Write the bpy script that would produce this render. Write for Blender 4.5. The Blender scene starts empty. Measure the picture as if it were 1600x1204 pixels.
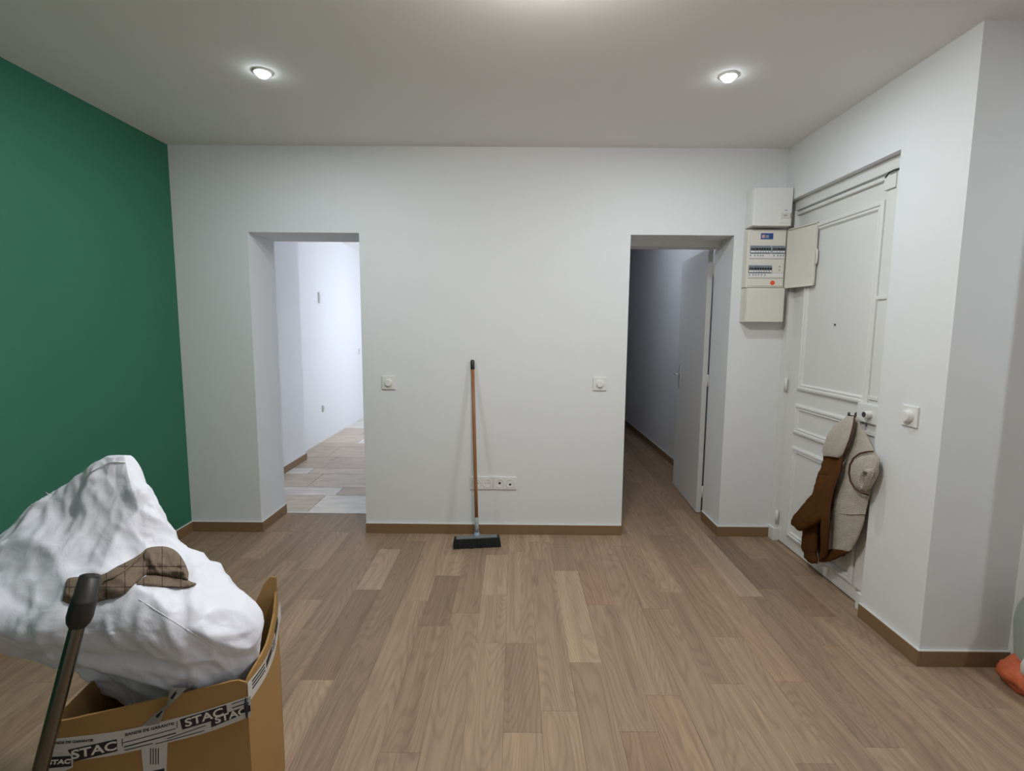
import bpy, bmesh, math, random
from mathutils import Vector, Matrix, noise
from mathutils.bvhtree import BVHTree

random.seed(7)
scene = bpy.context.scene
COL = scene.collection

# ------------------------------------------------------------------ camera
F_PX, PITCH, YAW, ROLL, CAM_H = 794.0, 0.1121, -0.0046, 0.0077, 1.4357

def ray(u, v):
    a, b = u - 800.0, v - 602.0
    c, s = math.cos(-ROLL), math.sin(-ROLL)
    a, b = a*c - b*s, a*s + b*c
    x, y2, z2 = a/F_PX, 1.0, -b/F_PX
    c, s = math.cos(PITCH), math.sin(PITCH)
    y = y2*c + z2*s
    z = -y2*s + z2*c
    c, s = math.cos(YAW), math.sin(YAW)
    return Vector((x*c + y*s, -x*s + y*c, z))

CAM = Vector((0, 0, CAM_H))
def on_y(u, v, Y):
    r = ray(u, v); return CAM + r*(Y/r.y)
def on_x(u, v, X):
    r = ray(u, v); return CAM + r*(X/r.x)

cam_data = bpy.data.cameras.new('camera')
cam = bpy.data.objects.new('camera', cam_data)
COL.objects.link(cam)
fwd = ray(800, 602).normalized()
rgt = (ray(801, 602) - ray(800, 602)).normalized()
upv = rgt.cross(fwd).normalized()
M = Matrix((( rgt.x, upv.x, -fwd.x, 0), (rgt.y, upv.y, -fwd.y, 0), (rgt.z, upv.z, -fwd.z, CAM_H), (0, 0, 0, 1)))
cam.matrix_world = M
cam_data.sensor_fit = 'HORIZONTAL'; cam_data.sensor_width = 36.0
cam_data.lens = F_PX/1600.0*36.0
cam_data.clip_start = 0.05
scene.camera = cam

# ------------------------------------------------------------------ world, exposure
w = bpy.data.worlds.new('world'); scene.world = w
w.use_nodes = True
w.node_tree.nodes['Background'].inputs[0].default_value = (0.5, 0.6, 0.8, 1)
w.node_tree.nodes['Background'].inputs[1].default_value = 0.0
scene.view_settings.view_transform = 'Standard'
scene.view_settings.look = 'None'
scene.view_settings.gamma = 1.0
scene.view_settings.use_curve_mapping = False
scene.view_settings.exposure = 0.0

P_FL, P_FR, P_AL = 8.4, 7.6, 11.5   # recessed downlights, watts
P_DOME = 151.0       # emission strength of the opal ceiling lamp
P_WINDOW = 8.5     # daylight window of the bright room beyond the left opening
P_ADDED_PANE = 7.6    # glowing pane added out of sight to light the hallway
C_DOWN = (0.86, 0.95, 1.0)
C_DOME = (1.0, 0.965, 0.925)
C_ROOM = (0.82, 0.87, 1.0)

# ------------------------------------------------------------------ dimensions
H = 2.6
D = 3.4366; XL = -2.2636; XR = 1.7584
YN = 2.0637                       # corner where the right wall turns away
Z_OP = 2.0528
O1L, O1R, O2L, O2R = -1.770, -1.033, 0.758, 1.4375
YJ, ZREC, XD = 2.437, 2.262, 1.825
Y1 = 3.806                        # back of wall at the left opening
Y2 = 3.735                        # back of wall at the right opening
YB = -1.1                         # wall behind the camera
X_ALC = 3.1                       # far right side of the room

# ------------------------------------------------------------------ materials
def lin(c):
    return tuple(((x/255)/12.92 if x/255 <= 0.04045 else ((x/255+0.055)/1.055)**2.4) for x in c) + (1.0,)

def new_mat(name):
    m = bpy.data.materials.new(name); m.use_nodes = True
    nt = m.node_tree
    return m, nt, nt.nodes['Principled BSDF']

def add(nt, kind, **kw):
    n = nt.nodes.new(kind)
    for k, v in kw.items(): setattr(n, k, v)
    return n

def plain(name, col, rough=0.5, metal=0.0, bump=0.0, bscale=80.0, var=0.0, spec=0.5, coords='Object', sheen=0.0):
    m, nt, b = new_mat(name)
    c = col if len(col) == 4 else tuple(col) + (1.0,)
    b.inputs['Base Color'].default_value = c
    b.inputs['Roughness'].default_value = rough
    b.inputs['Metallic'].default_value = metal
    b.inputs['Specular IOR Level'].default_value = spec
    if sheen: b.inputs['Sheen Weight'].default_value = sheen
    tc = add(nt, 'ShaderNodeTexCoord')
    n = add(nt, 'ShaderNodeTexNoise'); n.inputs['Scale'].default_value = bscale; n.inputs['Detail'].default_value = 4
    nt.links.new(tc.outputs[coords], n.inputs['Vector'])
    if var:
        n2 = add(nt, 'ShaderNodeTexNoise'); n2.inputs['Scale'].default_value = bscale*0.12
        nt.links.new(tc.outputs[coords], n2.inputs['Vector'])
        mx = add(nt, 'ShaderNodeMix', data_type='RGBA')
        mx.inputs[6].default_value = tuple(x*(1-var) for x in c[:3]) + (1,)
        mx.inputs[7].default_value = tuple(min(1, x*(1+var)) for x in c[:3]) + (1,)
        nt.links.new(n2.outputs['Fac'], mx.inputs[0]); nt.links.new(mx.outputs[2], b.inputs['Base Color'])
    if bump:
        bp = add(nt, 'ShaderNodeBump'); bp.inputs['Strength'].default_value = bump; bp.inputs['Distance'].default_value = 0.01
        nt.links.new(n.outputs['Fac'], bp.inputs['Height']); nt.links.new(bp.outputs['Normal'], b.inputs['Normal'])
    return m

def emissive(name, col, strength):
    m, nt, b = new_mat(name)
    b.inputs['Base Color'].default_value = (0.8, 0.8, 0.8, 1)
    b.inputs['Emission Color'].default_value = tuple(col) + (1,)
    b.inputs['Emission Strength'].default_value = strength
    return m

def make_oak():
    m, nt, b = new_mat('oak_plank')
    L = nt.links.new
    tc = add(nt, 'ShaderNodeTexCoord'); oi = add(nt, 'ShaderNodeObjectInfo')
    comb = add(nt, 'ShaderNodeCombineXYZ')
    mul = add(nt, 'ShaderNodeMath', operation='MULTIPLY'); mul.inputs[1].default_value = 37.0
    L(oi.outputs['Random'], mul.inputs[0])
    L(mul.outputs[0], comb.inputs['X']); L(mul.outputs[0], comb.inputs['Y']); L(mul.outputs[0], comb.inputs['Z'])
    av = add(nt, 'ShaderNodeVectorMath', operation='ADD')
    L(tc.outputs['Object'], av.inputs[0]); L(comb.outputs[0], av.inputs[1])
    mp = add(nt, 'ShaderNodeMapping'); mp.inputs['Scale'].default_value = (1.0, 0.13, 1.0)
    L(av.outputs[0], mp.inputs['Vector'])
    # cathedral grain: contour lines of a stretched noise
    n1 = add(nt, 'ShaderNodeTexNoise'); n1.inputs['Scale'].default_value = 6.0; n1.inputs['Detail'].default_value = 1.5; n1.inputs['Roughness'].default_value = 0.35
    L(mp.outputs[0], n1.inputs['Vector'])
    m1 = add(nt, 'ShaderNodeMath', operation='MULTIPLY'); m1.inputs[1].default_value = 190.0; L(n1.outputs['Fac'], m1.inputs[0])
    sn = add(nt, 'ShaderNodeMath', operation='SINE'); L(m1.outputs[0], sn.inputs[0])
    mr = add(nt, 'ShaderNodeMapRange'); mr.inputs['From Min'].default_value = -0.2; mr.inputs['From Max'].default_value = 1.0
    L(sn.outputs[0], mr.inputs['Value'])
    # fine pores
    mp2 = add(nt, 'ShaderNodeMapping'); mp2.inputs['Scale'].default_value = (260.0, 5.0, 1.0); L(av.outputs[0], mp2.inputs['Vector'])
    n2 = add(nt, 'ShaderNodeTexNoise'); n2.inputs['Scale'].default_value = 1.0; n2.inputs['Detail'].default_value = 3
    L(mp2.outputs[0], n2.inputs['Vector'])
    # broad streaks
    mp3 = add(nt, 'ShaderNodeMapping'); mp3.inputs['Scale'].default_value = (38.0, 0.8, 1.0); L(av.outputs[0], mp3.inputs['Vector'])
    n3 = add(nt, 'ShaderNodeTexNoise'); n3.inputs['Scale'].default_value = 1.0; n3.inputs['Detail'].default_value = 3
    L(mp3.outputs[0], n3.inputs['Vector'])
    # knots
    vo = add(nt, 'ShaderNodeTexVoronoi'); vo.inputs['Scale'].default_value = 3.2
    mp4 = add(nt, 'ShaderNodeMapping'); mp4.inputs['Scale'].default_value = (1.0, 0.45, 1.0); L(av.outputs[0], mp4.inputs['Vector']); L(mp4.outputs[0], vo.inputs['Vector'])
    kn = add(nt, 'ShaderNodeMapRange'); kn.inputs['From Min'].default_value = 0.03; kn.inputs['From Max'].default_value = 0.13
    kn.inputs['To Min'].default_value = 0.72; kn.inputs['To Max'].default_value = 1.0
    L(vo.outputs['Distance'], kn.inputs['Value'])
    # multiply everything to one factor
    f1 = add(nt, 'ShaderNodeMapRange'); f1.inputs['To Min'].default_value = 1.03; f1.inputs['To Max'].default_value = 0.87; L(mr.outputs[0], f1.inputs['Value'])
    f2 = add(nt, 'ShaderNodeMapRange'); f2.inputs['From Min'].default_value = 0.3; f2.inputs['From Max'].default_value = 0.7; f2.inputs['To Min'].default_value = 0.90; f2.inputs['To Max'].default_value = 1.08; L(n2.outputs['Fac'], f2.inputs['Value'])
    f3 = add(nt, 'ShaderNodeMapRange'); f3.inputs['From Min'].default_value = 0.3; f3.inputs['From Max'].default_value = 0.7; f3.inputs['To Min'].default_value = 0.84; f3.inputs['To Max'].default_value = 1.14; L(n3.outputs['Fac'], f3.inputs['Value'])
    a = add(nt, 'ShaderNodeMath', operation='MULTIPLY'); L(f1.outputs[0], a.inputs[0]); L(f2.outputs[0], a.inputs[1])
    c = add(nt, 'ShaderNodeMath', operation='MULTIPLY'); L(a.outputs[0], c.inputs[0]); L(f3.outputs[0], c.inputs[1])
    d = add(nt, 'ShaderNodeMath', operation='MULTIPLY'); L(c.outputs[0], d.inputs[0]); L(kn.outputs[0], d.inputs[1])
    dd = add(nt, 'ShaderNodeMath', operation='MULTIPLY'); dd.inputs[1].default_value = 0.91; L(d.outputs[0], dd.inputs[0])
    vm = add(nt, 'ShaderNodeVectorMath', operation='SCALE'); L(oi.outputs['Color'], vm.inputs[0]); L(dd.outputs[0], vm.inputs['Scale'])
    # darker grain is a little redder
    L(vm.outputs[0], b.inputs['Base Color'])
    b.inputs['Roughness'].default_value = 0.5
    b.inputs['Specular IOR Level'].default_value = 0.4
    bp = add(nt, 'ShaderNodeBump'); bp.inputs['Strength'].default_value = 0.12; bp.inputs['Distance'].default_value = 0.002
    L(d.outputs[0], bp.inputs['Height']); L(bp.outputs['Normal'], b.inputs['Normal'])
    return m

def make_tile():
    m, nt, b = new_mat('travertine_tile')
    L = nt.links.new
    tc = add(nt, 'ShaderNodeTexCoord'); oi = add(nt, 'ShaderNodeObjectInfo')
    cmb = add(nt, 'ShaderNodeVectorMath', operation='SCALE'); cmb.inputs[0].default_value = (31, 17, 5); L(oi.outputs['Random'], cmb.inputs['Scale'])
    av = add(nt, 'ShaderNodeVectorMath', operation='ADD'); L(tc.outputs['Object'], av.inputs[0]); L(cmb.outputs[0], av.inputs[1])
    mp = add(nt, 'ShaderNodeMapping'); mp.inputs['Scale'].default_value = (2.0, 6.0, 1.0); L(av.outputs[0], mp.inputs['Vector'])
    n = add(nt, 'ShaderNodeTexNoise'); n.inputs['Scale'].default_value = 2.2; n.inputs['Detail'].default_value = 6; n.inputs['Roughness'].default_value = 0.65
    L(mp.outputs[0], n.inputs['Vector'])
    mr = add(nt, 'ShaderNodeMapRange'); mr.inputs['From Min'].default_value = 0.3; mr.inputs['From Max'].default_value = 0.7
    L(n.outputs['Fac'], mr.inputs['Value'])
    f = add(nt, 'ShaderNodeMapRange'); f.inputs['To Min'].default_value = 0.82; f.inputs['To Max'].default_value = 1.15; L(mr.outputs[0], f.inputs['Value'])
    vm = add(nt, 'ShaderNodeVectorMath', operation='SCALE'); L(oi.outputs['Color'], vm.inputs[0]); L(f.outputs[0], vm.inputs['Scale'])
    L(vm.outputs[0], b.inputs['Base Color']); b.inputs['Roughness'].default_value = 0.45
    return m

def make_plaid():
    m, nt, b = new_mat('plaid_wool')
    L = nt.links.new
    uv = add(nt, 'ShaderNodeUVMap'); uv.uv_map = 'UVMap'
    sep = add(nt, 'ShaderNodeSeparateXYZ'); L(uv.outputs[0], sep.inputs[0])
    outs = []
    for ax, sc, off in (('X', 1/0.045, 0.3), ('Y', 1/0.05, 0.6)):
        a = add(nt, 'ShaderNodeMath', operation='MULTIPLY_ADD'); a.inputs[1].default_value = sc; a.inputs[2].default_value = off; L(sep.outputs[ax], a.inputs[0])
        fr = add(nt, 'ShaderNodeMath', operation='FRACT'); L(a.outputs[0], fr.inputs[0])
        lt = add(nt, 'ShaderNodeMath', operation='LESS_THAN'); lt.inputs[1].default_value = 0.045; L(fr.outputs[0], lt.inputs[0])
        outs.append(lt)
    mxx = add(nt, 'ShaderNodeMath', operation='MAXIMUM'); L(outs[0].outputs[0], mxx.inputs[0]); L(outs[1].outputs[0], mxx.inputs[1])
    tc = add(nt, 'ShaderNodeTexCoord')
    n = add(nt, 'ShaderNodeTexNoise'); n.inputs['Scale'].default_value = 240; n.inputs['Detail'].default_value = 3; L(tc.outputs['Object'], n.inputs['Vector'])
    mr = add(nt, 'ShaderNodeMix', data_type='RGBA'); mr.inputs[6].default_value = lin((84, 72, 60)); mr.inputs[7].default_value = lin((146, 128, 110)); L(n.outputs['Fac'], mr.inputs[0])
    mx = add(nt, 'ShaderNodeMix', data_type='RGBA'); mx.inputs[7].default_value = lin((66, 48, 44)); L(mxx.outputs[0], mx.inputs[0]); L(mr.outputs[2], mx.inputs[6])
    L(mx.outputs[2], b.inputs['Base Color']); b.inputs['Roughness'].default_value = 0.95
    bp = add(nt, 'ShaderNodeBump'); bp.inputs['Strength'].default_value = 0.3; bp.inputs['Distance'].default_value = 0.002
    L(n.outputs['Fac'], bp.inputs['Height']); L(bp.outputs['Normal'], b.inputs['Normal'])
    return m

def make_sack():
    m, nt, b = new_mat('woven_white_plastic')
    L = nt.links.new
    b.inputs['Base Color'].default_value = (0.86, 0.88, 0.98, 1)
    b.inputs['Roughness'].default_value = 0.42
    tc = add(nt, 'ShaderNodeTexCoord')
    heights = []
    for ax in ('X', 'Z'):
        wv = add(nt, 'ShaderNodeTexWave', bands_direction=ax); wv.inputs['Scale'].default_value = 90; wv.inputs['Distortion'].default_value = 0.6
        L(tc.outputs['Object'], wv.inputs['Vector']); heights.append(wv)
    ad = add(nt, 'ShaderNodeMath', operation='ADD'); L(heights[0].outputs['Fac'], ad.inputs[0]); L(heights[1].outputs['Fac'], ad.inputs[1])
    n = add(nt, 'ShaderNodeTexNoise'); n.inputs['Scale'].default_value = 16; n.inputs['Detail'].default_value = 5; n.inputs['Distortion'].default_value = 1.2; L(tc.outputs['Object'], n.inputs['Vector'])
    b1 = add(nt, 'ShaderNodeBump'); b1.inputs['Strength'].default_value = 0.03; b1.inputs['Distance'].default_value = 0.001; L(ad.outputs[0], b1.inputs['Height'])
    b2 = add(nt, 'ShaderNodeBump'); b2.inputs['Strength'].default_value = 0.22; b2.inputs['Distance'].default_value = 0.012; L(n.outputs['Fac'], b2.inputs['Height']); L(b1.outputs['Normal'], b2.inputs['Normal'])
    L(b2.outputs['Normal'], b.inputs['Normal'])
    return m

MAT = dict(
    wall=plain('white_wall_paint', (0.785, 0.80, 0.815), 0.75, bump=0.03, bscale=140, var=0.012),
    ceil=plain('white_ceiling_paint', (0.88, 0.865, 0.84), 0.85, bump=0.03, bscale=120),
    green=plain('green_wall_paint', (0.029, 0.172, 0.106), 0.6, bump=0.03, bscale=140, var=0.03),
    oak=make_oak(), tile=make_tile(),
    subfloor=plain('subfloor_dark', (0.10, 0.07, 0.05), 0.9, bump=0.1, bscale=60),
    grout=plain('pale_grout', (0.62, 0.58, 0.52), 0.9, bump=0.2, bscale=90),
    skirt=plain('oak_skirting', (0.240, 0.146, 0.072), 0.5, bump=0.05, bscale=60, var=0.06),
    skirt_top=plain('skirting_sealant', (0.72, 0.72, 0.70), 0.6, bump=0.02, bscale=60),
    white=plain('white_plastic', (0.80, 0.80, 0.78), 0.35, bump=0.01, bscale=200),
    cream=plain('cream_plastic', (0.74, 0.71, 0.64), 0.4, bump=0.01, bscale=200),
    doorpaint=plain('satin_white_door_paint', (0.76, 0.76, 0.745), 0.42, bump=0.04, bscale=45, var=0.02),
    dark=plain('black_plastic', (0.012, 0.012, 0.013), 0.4, bump=0.02, bscale=90),
    darkgrey=plain('dark_grey_plastic', (0.06, 0.065, 0.075), 0.4, bump=0.02, bscale=90),
    midgrey=plain('grey_plastic', (0.30, 0.32, 0.34), 0.45, bump=0.02, bscale=90),
    breaker=plain('blue_grey_breaker', (0.22, 0.26, 0.31), 0.45, bump=0.02, bscale=90),
    ink=plain('grey_print', (0.28, 0.29, 0.30), 0.8, bump=0.01, bscale=90),
    blue=plain('blue_label', (0.03, 0.08, 0.28), 0.4, bump=0.01, bscale=90),
    pink=plain('pink_print', (0.65, 0.40, 0.40), 0.5, bump=0.01, bscale=90),
    red=plain('orange_red_label', (0.80, 0.10, 0.03), 0.5, bump=0.01, bscale=90),
    satin=plain('satin_nickel', (0.62, 0.62, 0.64), 0.35, metal=0.35, bump=0.02, bscale=120),
    steel=plain('brushed_steel', (0.62, 0.62, 0.63), 0.3, metal=1.0, bump=0.02, bscale=120),
    darksteel=plain('tarnished_steel', (0.16, 0.14, 0.12), 0.4, metal=0.8, bump=0.05, bscale=120),
    tube=plain('dark_chrome_tube', (0.20, 0.19, 0.165), 0.22, metal=1.0, bump=0.01, bscale=90),
    tubegrip=plain('dark_brown_plastic', (0.028, 0.026, 0.025), 0.45, bump=0.02, bscale=90),
    handle=plain('varnished_wood_handle', (0.30, 0.125, 0.045), 0.45, bump=0.08, bscale=40, var=0.3),
    bristle=plain('black_bristle', (0.010, 0.011, 0.012), 0.8, bump=0.4, bscale=150),
    card=plain('brown_cardboard', (0.36, 0.205, 0.068), 0.8, bump=0.05, bscale=30, var=0.06),
    cardedge=plain('cardboard_edge', (0.33, 0.21, 0.11), 0.9, bump=0.5, bscale=260, var=0.3),
    tape=plain('white_parcel_tape', (0.60, 0.58, 0.55), 0.35, bump=0.15, bscale=40, var=0.04),
    tapeblack=plain('black_tape_print', (0.018, 0.018, 0.022), 0.4, bump=0.02, bscale=40),
    tapetext=plain('tape_lettering', (0.72, 0.70, 0.62), 0.5, bump=0.02, bscale=40),
    sack=make_sack(), plaid=make_plaid(),
    seam=plain('sack_seam_thread', (0.82, 0.83, 0.87), 0.5, bump=0.3, bscale=200),
    suede=plain('brown_suede', (0.098, 0.041, 0.013), 0.95, bump=0.35, bscale=55, var=0.35, spec=0.05),
    piping=plain('dark_red_piping', (0.075, 0.022, 0.014), 0.7, bump=0.1, bscale=90),
    fleece=plain('cream_fleece', (0.52, 0.46, 0.385), 1.0, bump=0.9, bscale=170, var=0.10, spec=0.05, sheen=0.3),
    printbag=plain('pale_green_plastic_film', (0.36, 0.41, 0.36), 0.4, bump=0.3, bscale=30, var=0.08),
    orange=plain('orange_plastic_film', (0.62, 0.14, 0.06), 0.4, bump=0.4, bscale=40, var=0.2),
    bagwhite=plain('white_plastic_film', (0.66, 0.64, 0.62), 0.4, bump=0.3, bscale=40),
    lamp=emissive('downlight_glow', C_DOWN, 30.0),
    dome=emissive('opal_lamp_glow', C_DOME, P_DOME),
    roomlamp=emissive('cool_window_glow', C_ROOM, P_WINDOW),
    added_pane=emissive('added_pane_glow', C_ROOM, P_ADDED_PANE),
)

# ------------------------------------------------------------------ helpers
def link(name, me, mat=None, parent=None, loc=None, smooth=False):
    o = bpy.data.objects.new(name, me)
    if mat is not None:
        if me.materials: me.materials[0] = mat
        else: me.materials.append(mat)
    if smooth:
        for p in me.polygons: p.use_smooth = True
    COL.objects.link(o)
    if parent is not None: o.parent = parent
    if loc is not None: o.location = loc
    return o

def empty(name, loc=(0, 0, 0)):
    o = bpy.data.objects.new(name, None); o.location = loc
    o.empty_display_size = 0.05
    COL.objects.link(o); return o

def tag(o, label, cat, group=None, kind=None):
    o['label'] = label; o['category'] = cat
    if group: o['group'] = group
    if kind: o['kind'] = kind
    return o

def struct(o, label, cat):
    return tag(o, label, cat, kind='structure')

def bm_box(bm, lo, hi, mat=None):
    vs = [bm.verts.new((x, y, z)) for z in (lo[2], hi[2]) for y in (lo[1], hi[1]) for x in (lo[0], hi[0])]
    for f in ((0,2,3,1), (4,5,7,6), (0,1,5,4), (2,6,7,3), (1,3,7,5), (0,4,6,2)):
        bm.faces.new([vs[i] for i in f])
    return vs

def bm_obj(name, bm, mat, parent=None, smooth=False, bevel=0.0, seg=2, origin=None):
    """origin: world point of the thing's empty; geometry given in world space is shifted to it"""
    bmesh.ops.recalc_face_normals(bm, faces=bm.faces[:])
    if bevel:
        bmesh.ops.bevel(bm, geom=bm.edges[:], offset=bevel, segments=seg, affect='EDGES', profile=0.6, clamp_overlap=True)
    if origin is not None: bmesh.ops.translate(bm, verts=bm.verts[:], vec=-Vector(origin))
    me = bpy.data.meshes.new(name); bm.to_mesh(me); bm.free()
    return link(name, me, mat, parent, smooth=smooth)

def box(name, lo, hi, mat, parent=None, bevel=0.0, seg=2):
    bm = bmesh.new(); bm_box(bm, lo, hi)
    org = parent_world(parent)
    return bm_obj(name, bm, mat, parent, bevel=bevel, seg=seg, smooth=False, origin=org)

def parent_world(p):
    v = Vector((0, 0, 0))
    while p is not None:
        v += p.location; p = p.parent
    return v

def boxes(name, lst, mat, parent=None, bevel=0.0):
    bm = bmesh.new()
    for lo, hi in lst: bm_box(bm, lo, hi)
    return bm_obj(name, bm, mat, parent, bevel=bevel, origin=parent_world(parent))

def sweep(bm, pts, radii, n=12, caps=True, flat=None):
    """tube along pts"""
    pts = [Vector(p) for p in pts]
    if not hasattr(radii, '__len__'): radii = [radii]*len(pts)
    rings = []
    prev = None
    for i, p in enumerate(pts):
        t = (pts[min(i+1, len(pts)-1)] - pts[max(i-1, 0)])
        if t.length < 1e-9: t = prev_t
        t.normalize(); prev_t = t
        if prev is None:
            a = Vector((0, 0, 1)) if abs(t.z) < 0.9 else Vector((1, 0, 0))
            x = t.cross(a).normalized()
        else:
            x = (prev - t*prev.dot(t)).normalized()
        prev = x
        y = t.cross(x)
        r = radii[i]
        rings.append([bm.verts.new(p + (x*math.cos(2*math.pi*k/n) + y*math.sin(2*math.pi*k/n))*r) for k in range(n)])
    for a, b in zip(rings[:-1], rings[1:]):
        for k in range(n):
            bm.faces.new((a[k], a[(k+1) % n], b[(k+1) % n], b[k]))
    if caps:
        bm.faces.new(rings[0][::-1]); bm.faces.new(rings[-1])
    return rings

def tube(name, pts, radii, mat, parent=None, n=12, caps=True):
    bm = bmesh.new(); sweep(bm, pts, radii, n, caps)
    return bm_obj(name, bm, mat, parent, smooth=True, origin=parent_world(parent))

def disc(name, c, axis, r0, depth, mat, parent=None, n=28, r1=None, bevel=0.0):
    c = Vector(c); ax = Vector(axis).normalized()
    bm = bmesh.new()
    r1 = r0 if r1 is None else r1
    sweep(bm, [c, c + ax*depth], [r0, r1], n)
    o = bm_obj(name, bm, mat, parent, smooth=False, bevel=bevel, seg=2, origin=parent_world(parent))
    return o

def catmull(vals, n):
    """smooth resampling of a list of tuples to n samples"""
    m = len(vals); out = []
    for i in range(n):
        t = i/(n-1)*(m-1); k = min(int(t), m-2); f = t - k
        p0, p1, p2, p3 = (vals[max(0, k-1)], vals[k], vals[k+1], vals[min(m-1, k+2)])
        out.append(tuple(0.5*((2*b) + (-a+c)*f + (2*a-5*b+4*c-d)*f*f + (-a+3*b-3*c+d)*f**3) for a, b, c, d in zip(p0, p1, p2, p3)))
    return out

def loft(name, rows, mat, parent=None, n_rows=24, n_seg=32, power=0.8, disp=None, normal=None, uv=False):
    """rows: (L vec, R vec, front, back); section is a closed flattened oval; normal: front direction"""
    flat = [tuple(l) + tuple(r) + (f, b) for l, r, f, b in rows]
    flat = catmull(flat, n_rows)
    bm = bmesh.new(); rings = []
    for row in flat:
        l = Vector(row[0:3]); r = Vector(row[3:6]); fr, bk = max(row[6], 1e-4), max(row[7], 1e-4)
        c = (l+r)/2; hx = (r-l)/2
        nn = Vector(normal)
        nn = (nn - hx.normalized()*nn.dot(hx.normalized())).normalized() if hx.length > 1e-6 else nn.normalized()
        ring = []
        for k in range(n_seg):
            a = 2*math.pi*k/n_seg
            ca, sa = math.cos(a), math.sin(a)
            px = math.copysign(abs(ca)**power, ca); py = math.copysign(abs(sa)**power, sa)
            ring.append(bm.verts.new(c + hx*px + nn*((fr if py > 0 else bk)*py)))
        rings.append(ring)
    for a, b in zip(rings[:-1], rings[1:]):
        for k in range(n_seg):
            bm.faces.new((a[k], a[(k+1) % n_seg], b[(k+1) % n_seg], b[k]))
    for ring, rev in ((rings[0], True), (rings[-1], False)):
        c = sum((v.co for v in ring), Vector())/n_seg
        cv = bm.verts.new(c)
        for k in range(n_seg):
            t = (ring[k], ring[(k+1) % n_seg], cv)
            bm.faces.new(t[::-1] if not rev else t)
    bmesh.ops.recalc_face_normals(bm, faces=bm.faces[:])
    if disp:
        bm.normal_update()
        mv = [(v, v.normal*disp(v.co)) for v in bm.verts]
        for v, d in mv: v.co += d
    return bm_obj(name, bm, mat, parent, smooth=True, origin=parent_world(parent))

def text_mesh(name, s, size, mat, parent, mtx, bold=0.0, extrude=0.0004):
    cu = bpy.data.curves.new(name, 'FONT'); cu.body = s; cu.size = size
    cu.align_x = 'CENTER'; cu.align_y = 'CENTER'; cu.extrude = extrude; cu.offset = bold
    cu.resolution_u = 3
    tmp = bpy.data.objects.new(name, cu); COL.objects.link(tmp)
    dg = bpy.context.evaluated_depsgraph_get()
    me = bpy.data.meshes.new_from_object(tmp.evaluated_get(dg))
    bpy.data.objects.remove(tmp); bpy.data.curves.remove(cu)
    me.transform(mtx)
    me.transform(Matrix.Translation(-parent_world(parent)))
    me.materials.clear()
    return link(name, me, mat, parent)

# ================================================================== THE SETTING
# floor: sub-floor slab and individual oak planks
PW, PX0 = 0.1395, -0.03
fl = boxes('floor', [((XL-0.2, YB-0.2, -0.06), (XR, D, -0.0125)), ((XR, YB-0.2, -0.06), (X_ALC+0.1, D, -0.0125)), ((0.55, D, -0.06), (1.9, 8.6, -0.0125)), ((O1L, D, -0.06), (O1R, Y1, -0.0125))], MAT['subfloor'])
struct(fl, 'light oak plank floor of the room and the dark hallway', 'floor')

JOINTS = {  # plank strip -> end joints seen on the floor
    -8: [3.142, 2.543, 1.62], -7: [3.02, 2.281, 1.40], -6: [3.168, 2.653, 1.929, 1.15], -5: [3.30, 1.42], -4: [2.538, 1.30],
    -3: [3.106, 2.819, 2.315, 1.576], -2: [3.26, 2.429, 1.36], -1: [3.10, 2.605, 2.187, 1.20], 0: [3.15, 2.186, 1.668],
    1: [3.303, 3.034, 1.773], 2: [3.22, 2.893, 2.055, 1.22], 3: [3.034, 2.52, 1.677], 4: [3.12, 1.861], 5: [3.25, 2.488, 1.45],
    6: [2.655, 1.931], 7: [3.18, 2.25, 1.55], 8: [2.95, 1.95], 9: [2.62, 1.62], 10: [2.704, 2.191, 1.30], 11: [3.08, 2.431, 1.52], 12: [2.86, 2.055, 1.38], 13: [1.814, 1.1]}
LIGHT, MID, DARK = (0.455, 0.325, 0.222), (0.370, 0.255, 0.168), (0.285, 0.190, 0.122)
TONE = {(-6, 1): LIGHT, (-6, 2): DARK, (-1, 1): (0.45, 0.315, 0.21), (-2, 1): (0.33, 0.225, 0.145), (2, 2): (0.45, 0.325, 0.215), (1, 0): LIGHT,
        (3, 1): (0.345, 0.220, 0.142), (10, 0): (0.265, 0.178, 0.125), (9, 0): (0.43, 0.31, 0.215), (-3, 2): DARK, (-5, 1): (0.31, 0.215, 0.14),
        (0, 1): (0.40, 0.275, 0.18), (7, 1): (0.35, 0.232, 0.150), (3, 3): (0.34, 0.22, 0.14), (-3, 3): (0.33, 0.225, 0.145)}

def plank(x0, x1, y0, y1, col, parent, mat, z=0.0, name='plank', th=0.012, ch=0.0007, gap=0.0002):
    x0 += gap; x1 -= gap; y0 += gap; y1 -= gap
    cx, cy = (x0+x1)/2, (y0+y1)/2
    hx, hy = (x1-x0)/2, (y1-y0)/2
    vs = []
    for zz, i in ((-th, 0), (-ch*0.9, 0), (0, ch)):
        vs += [(-hx+i, -hy+i, zz), (hx-i, -hy+i, zz), (hx-i, hy-i, zz), (-hx+i, hy-i, zz)]
    fs = [(8, 9, 10, 11)]
    for b in (0, 4):
        for k in range(4): fs.append((b+k, b+(k+1) % 4, b+4+(k+1) % 4, b+4+k))
    me = bpy.data.meshes.new(name); me.from_pydata(vs, [], fs); me.update()
    o = link(name, me, mat, parent, loc=(cx, cy, z))
    o.color = tuple(col) + (1,)
    return o

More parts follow.
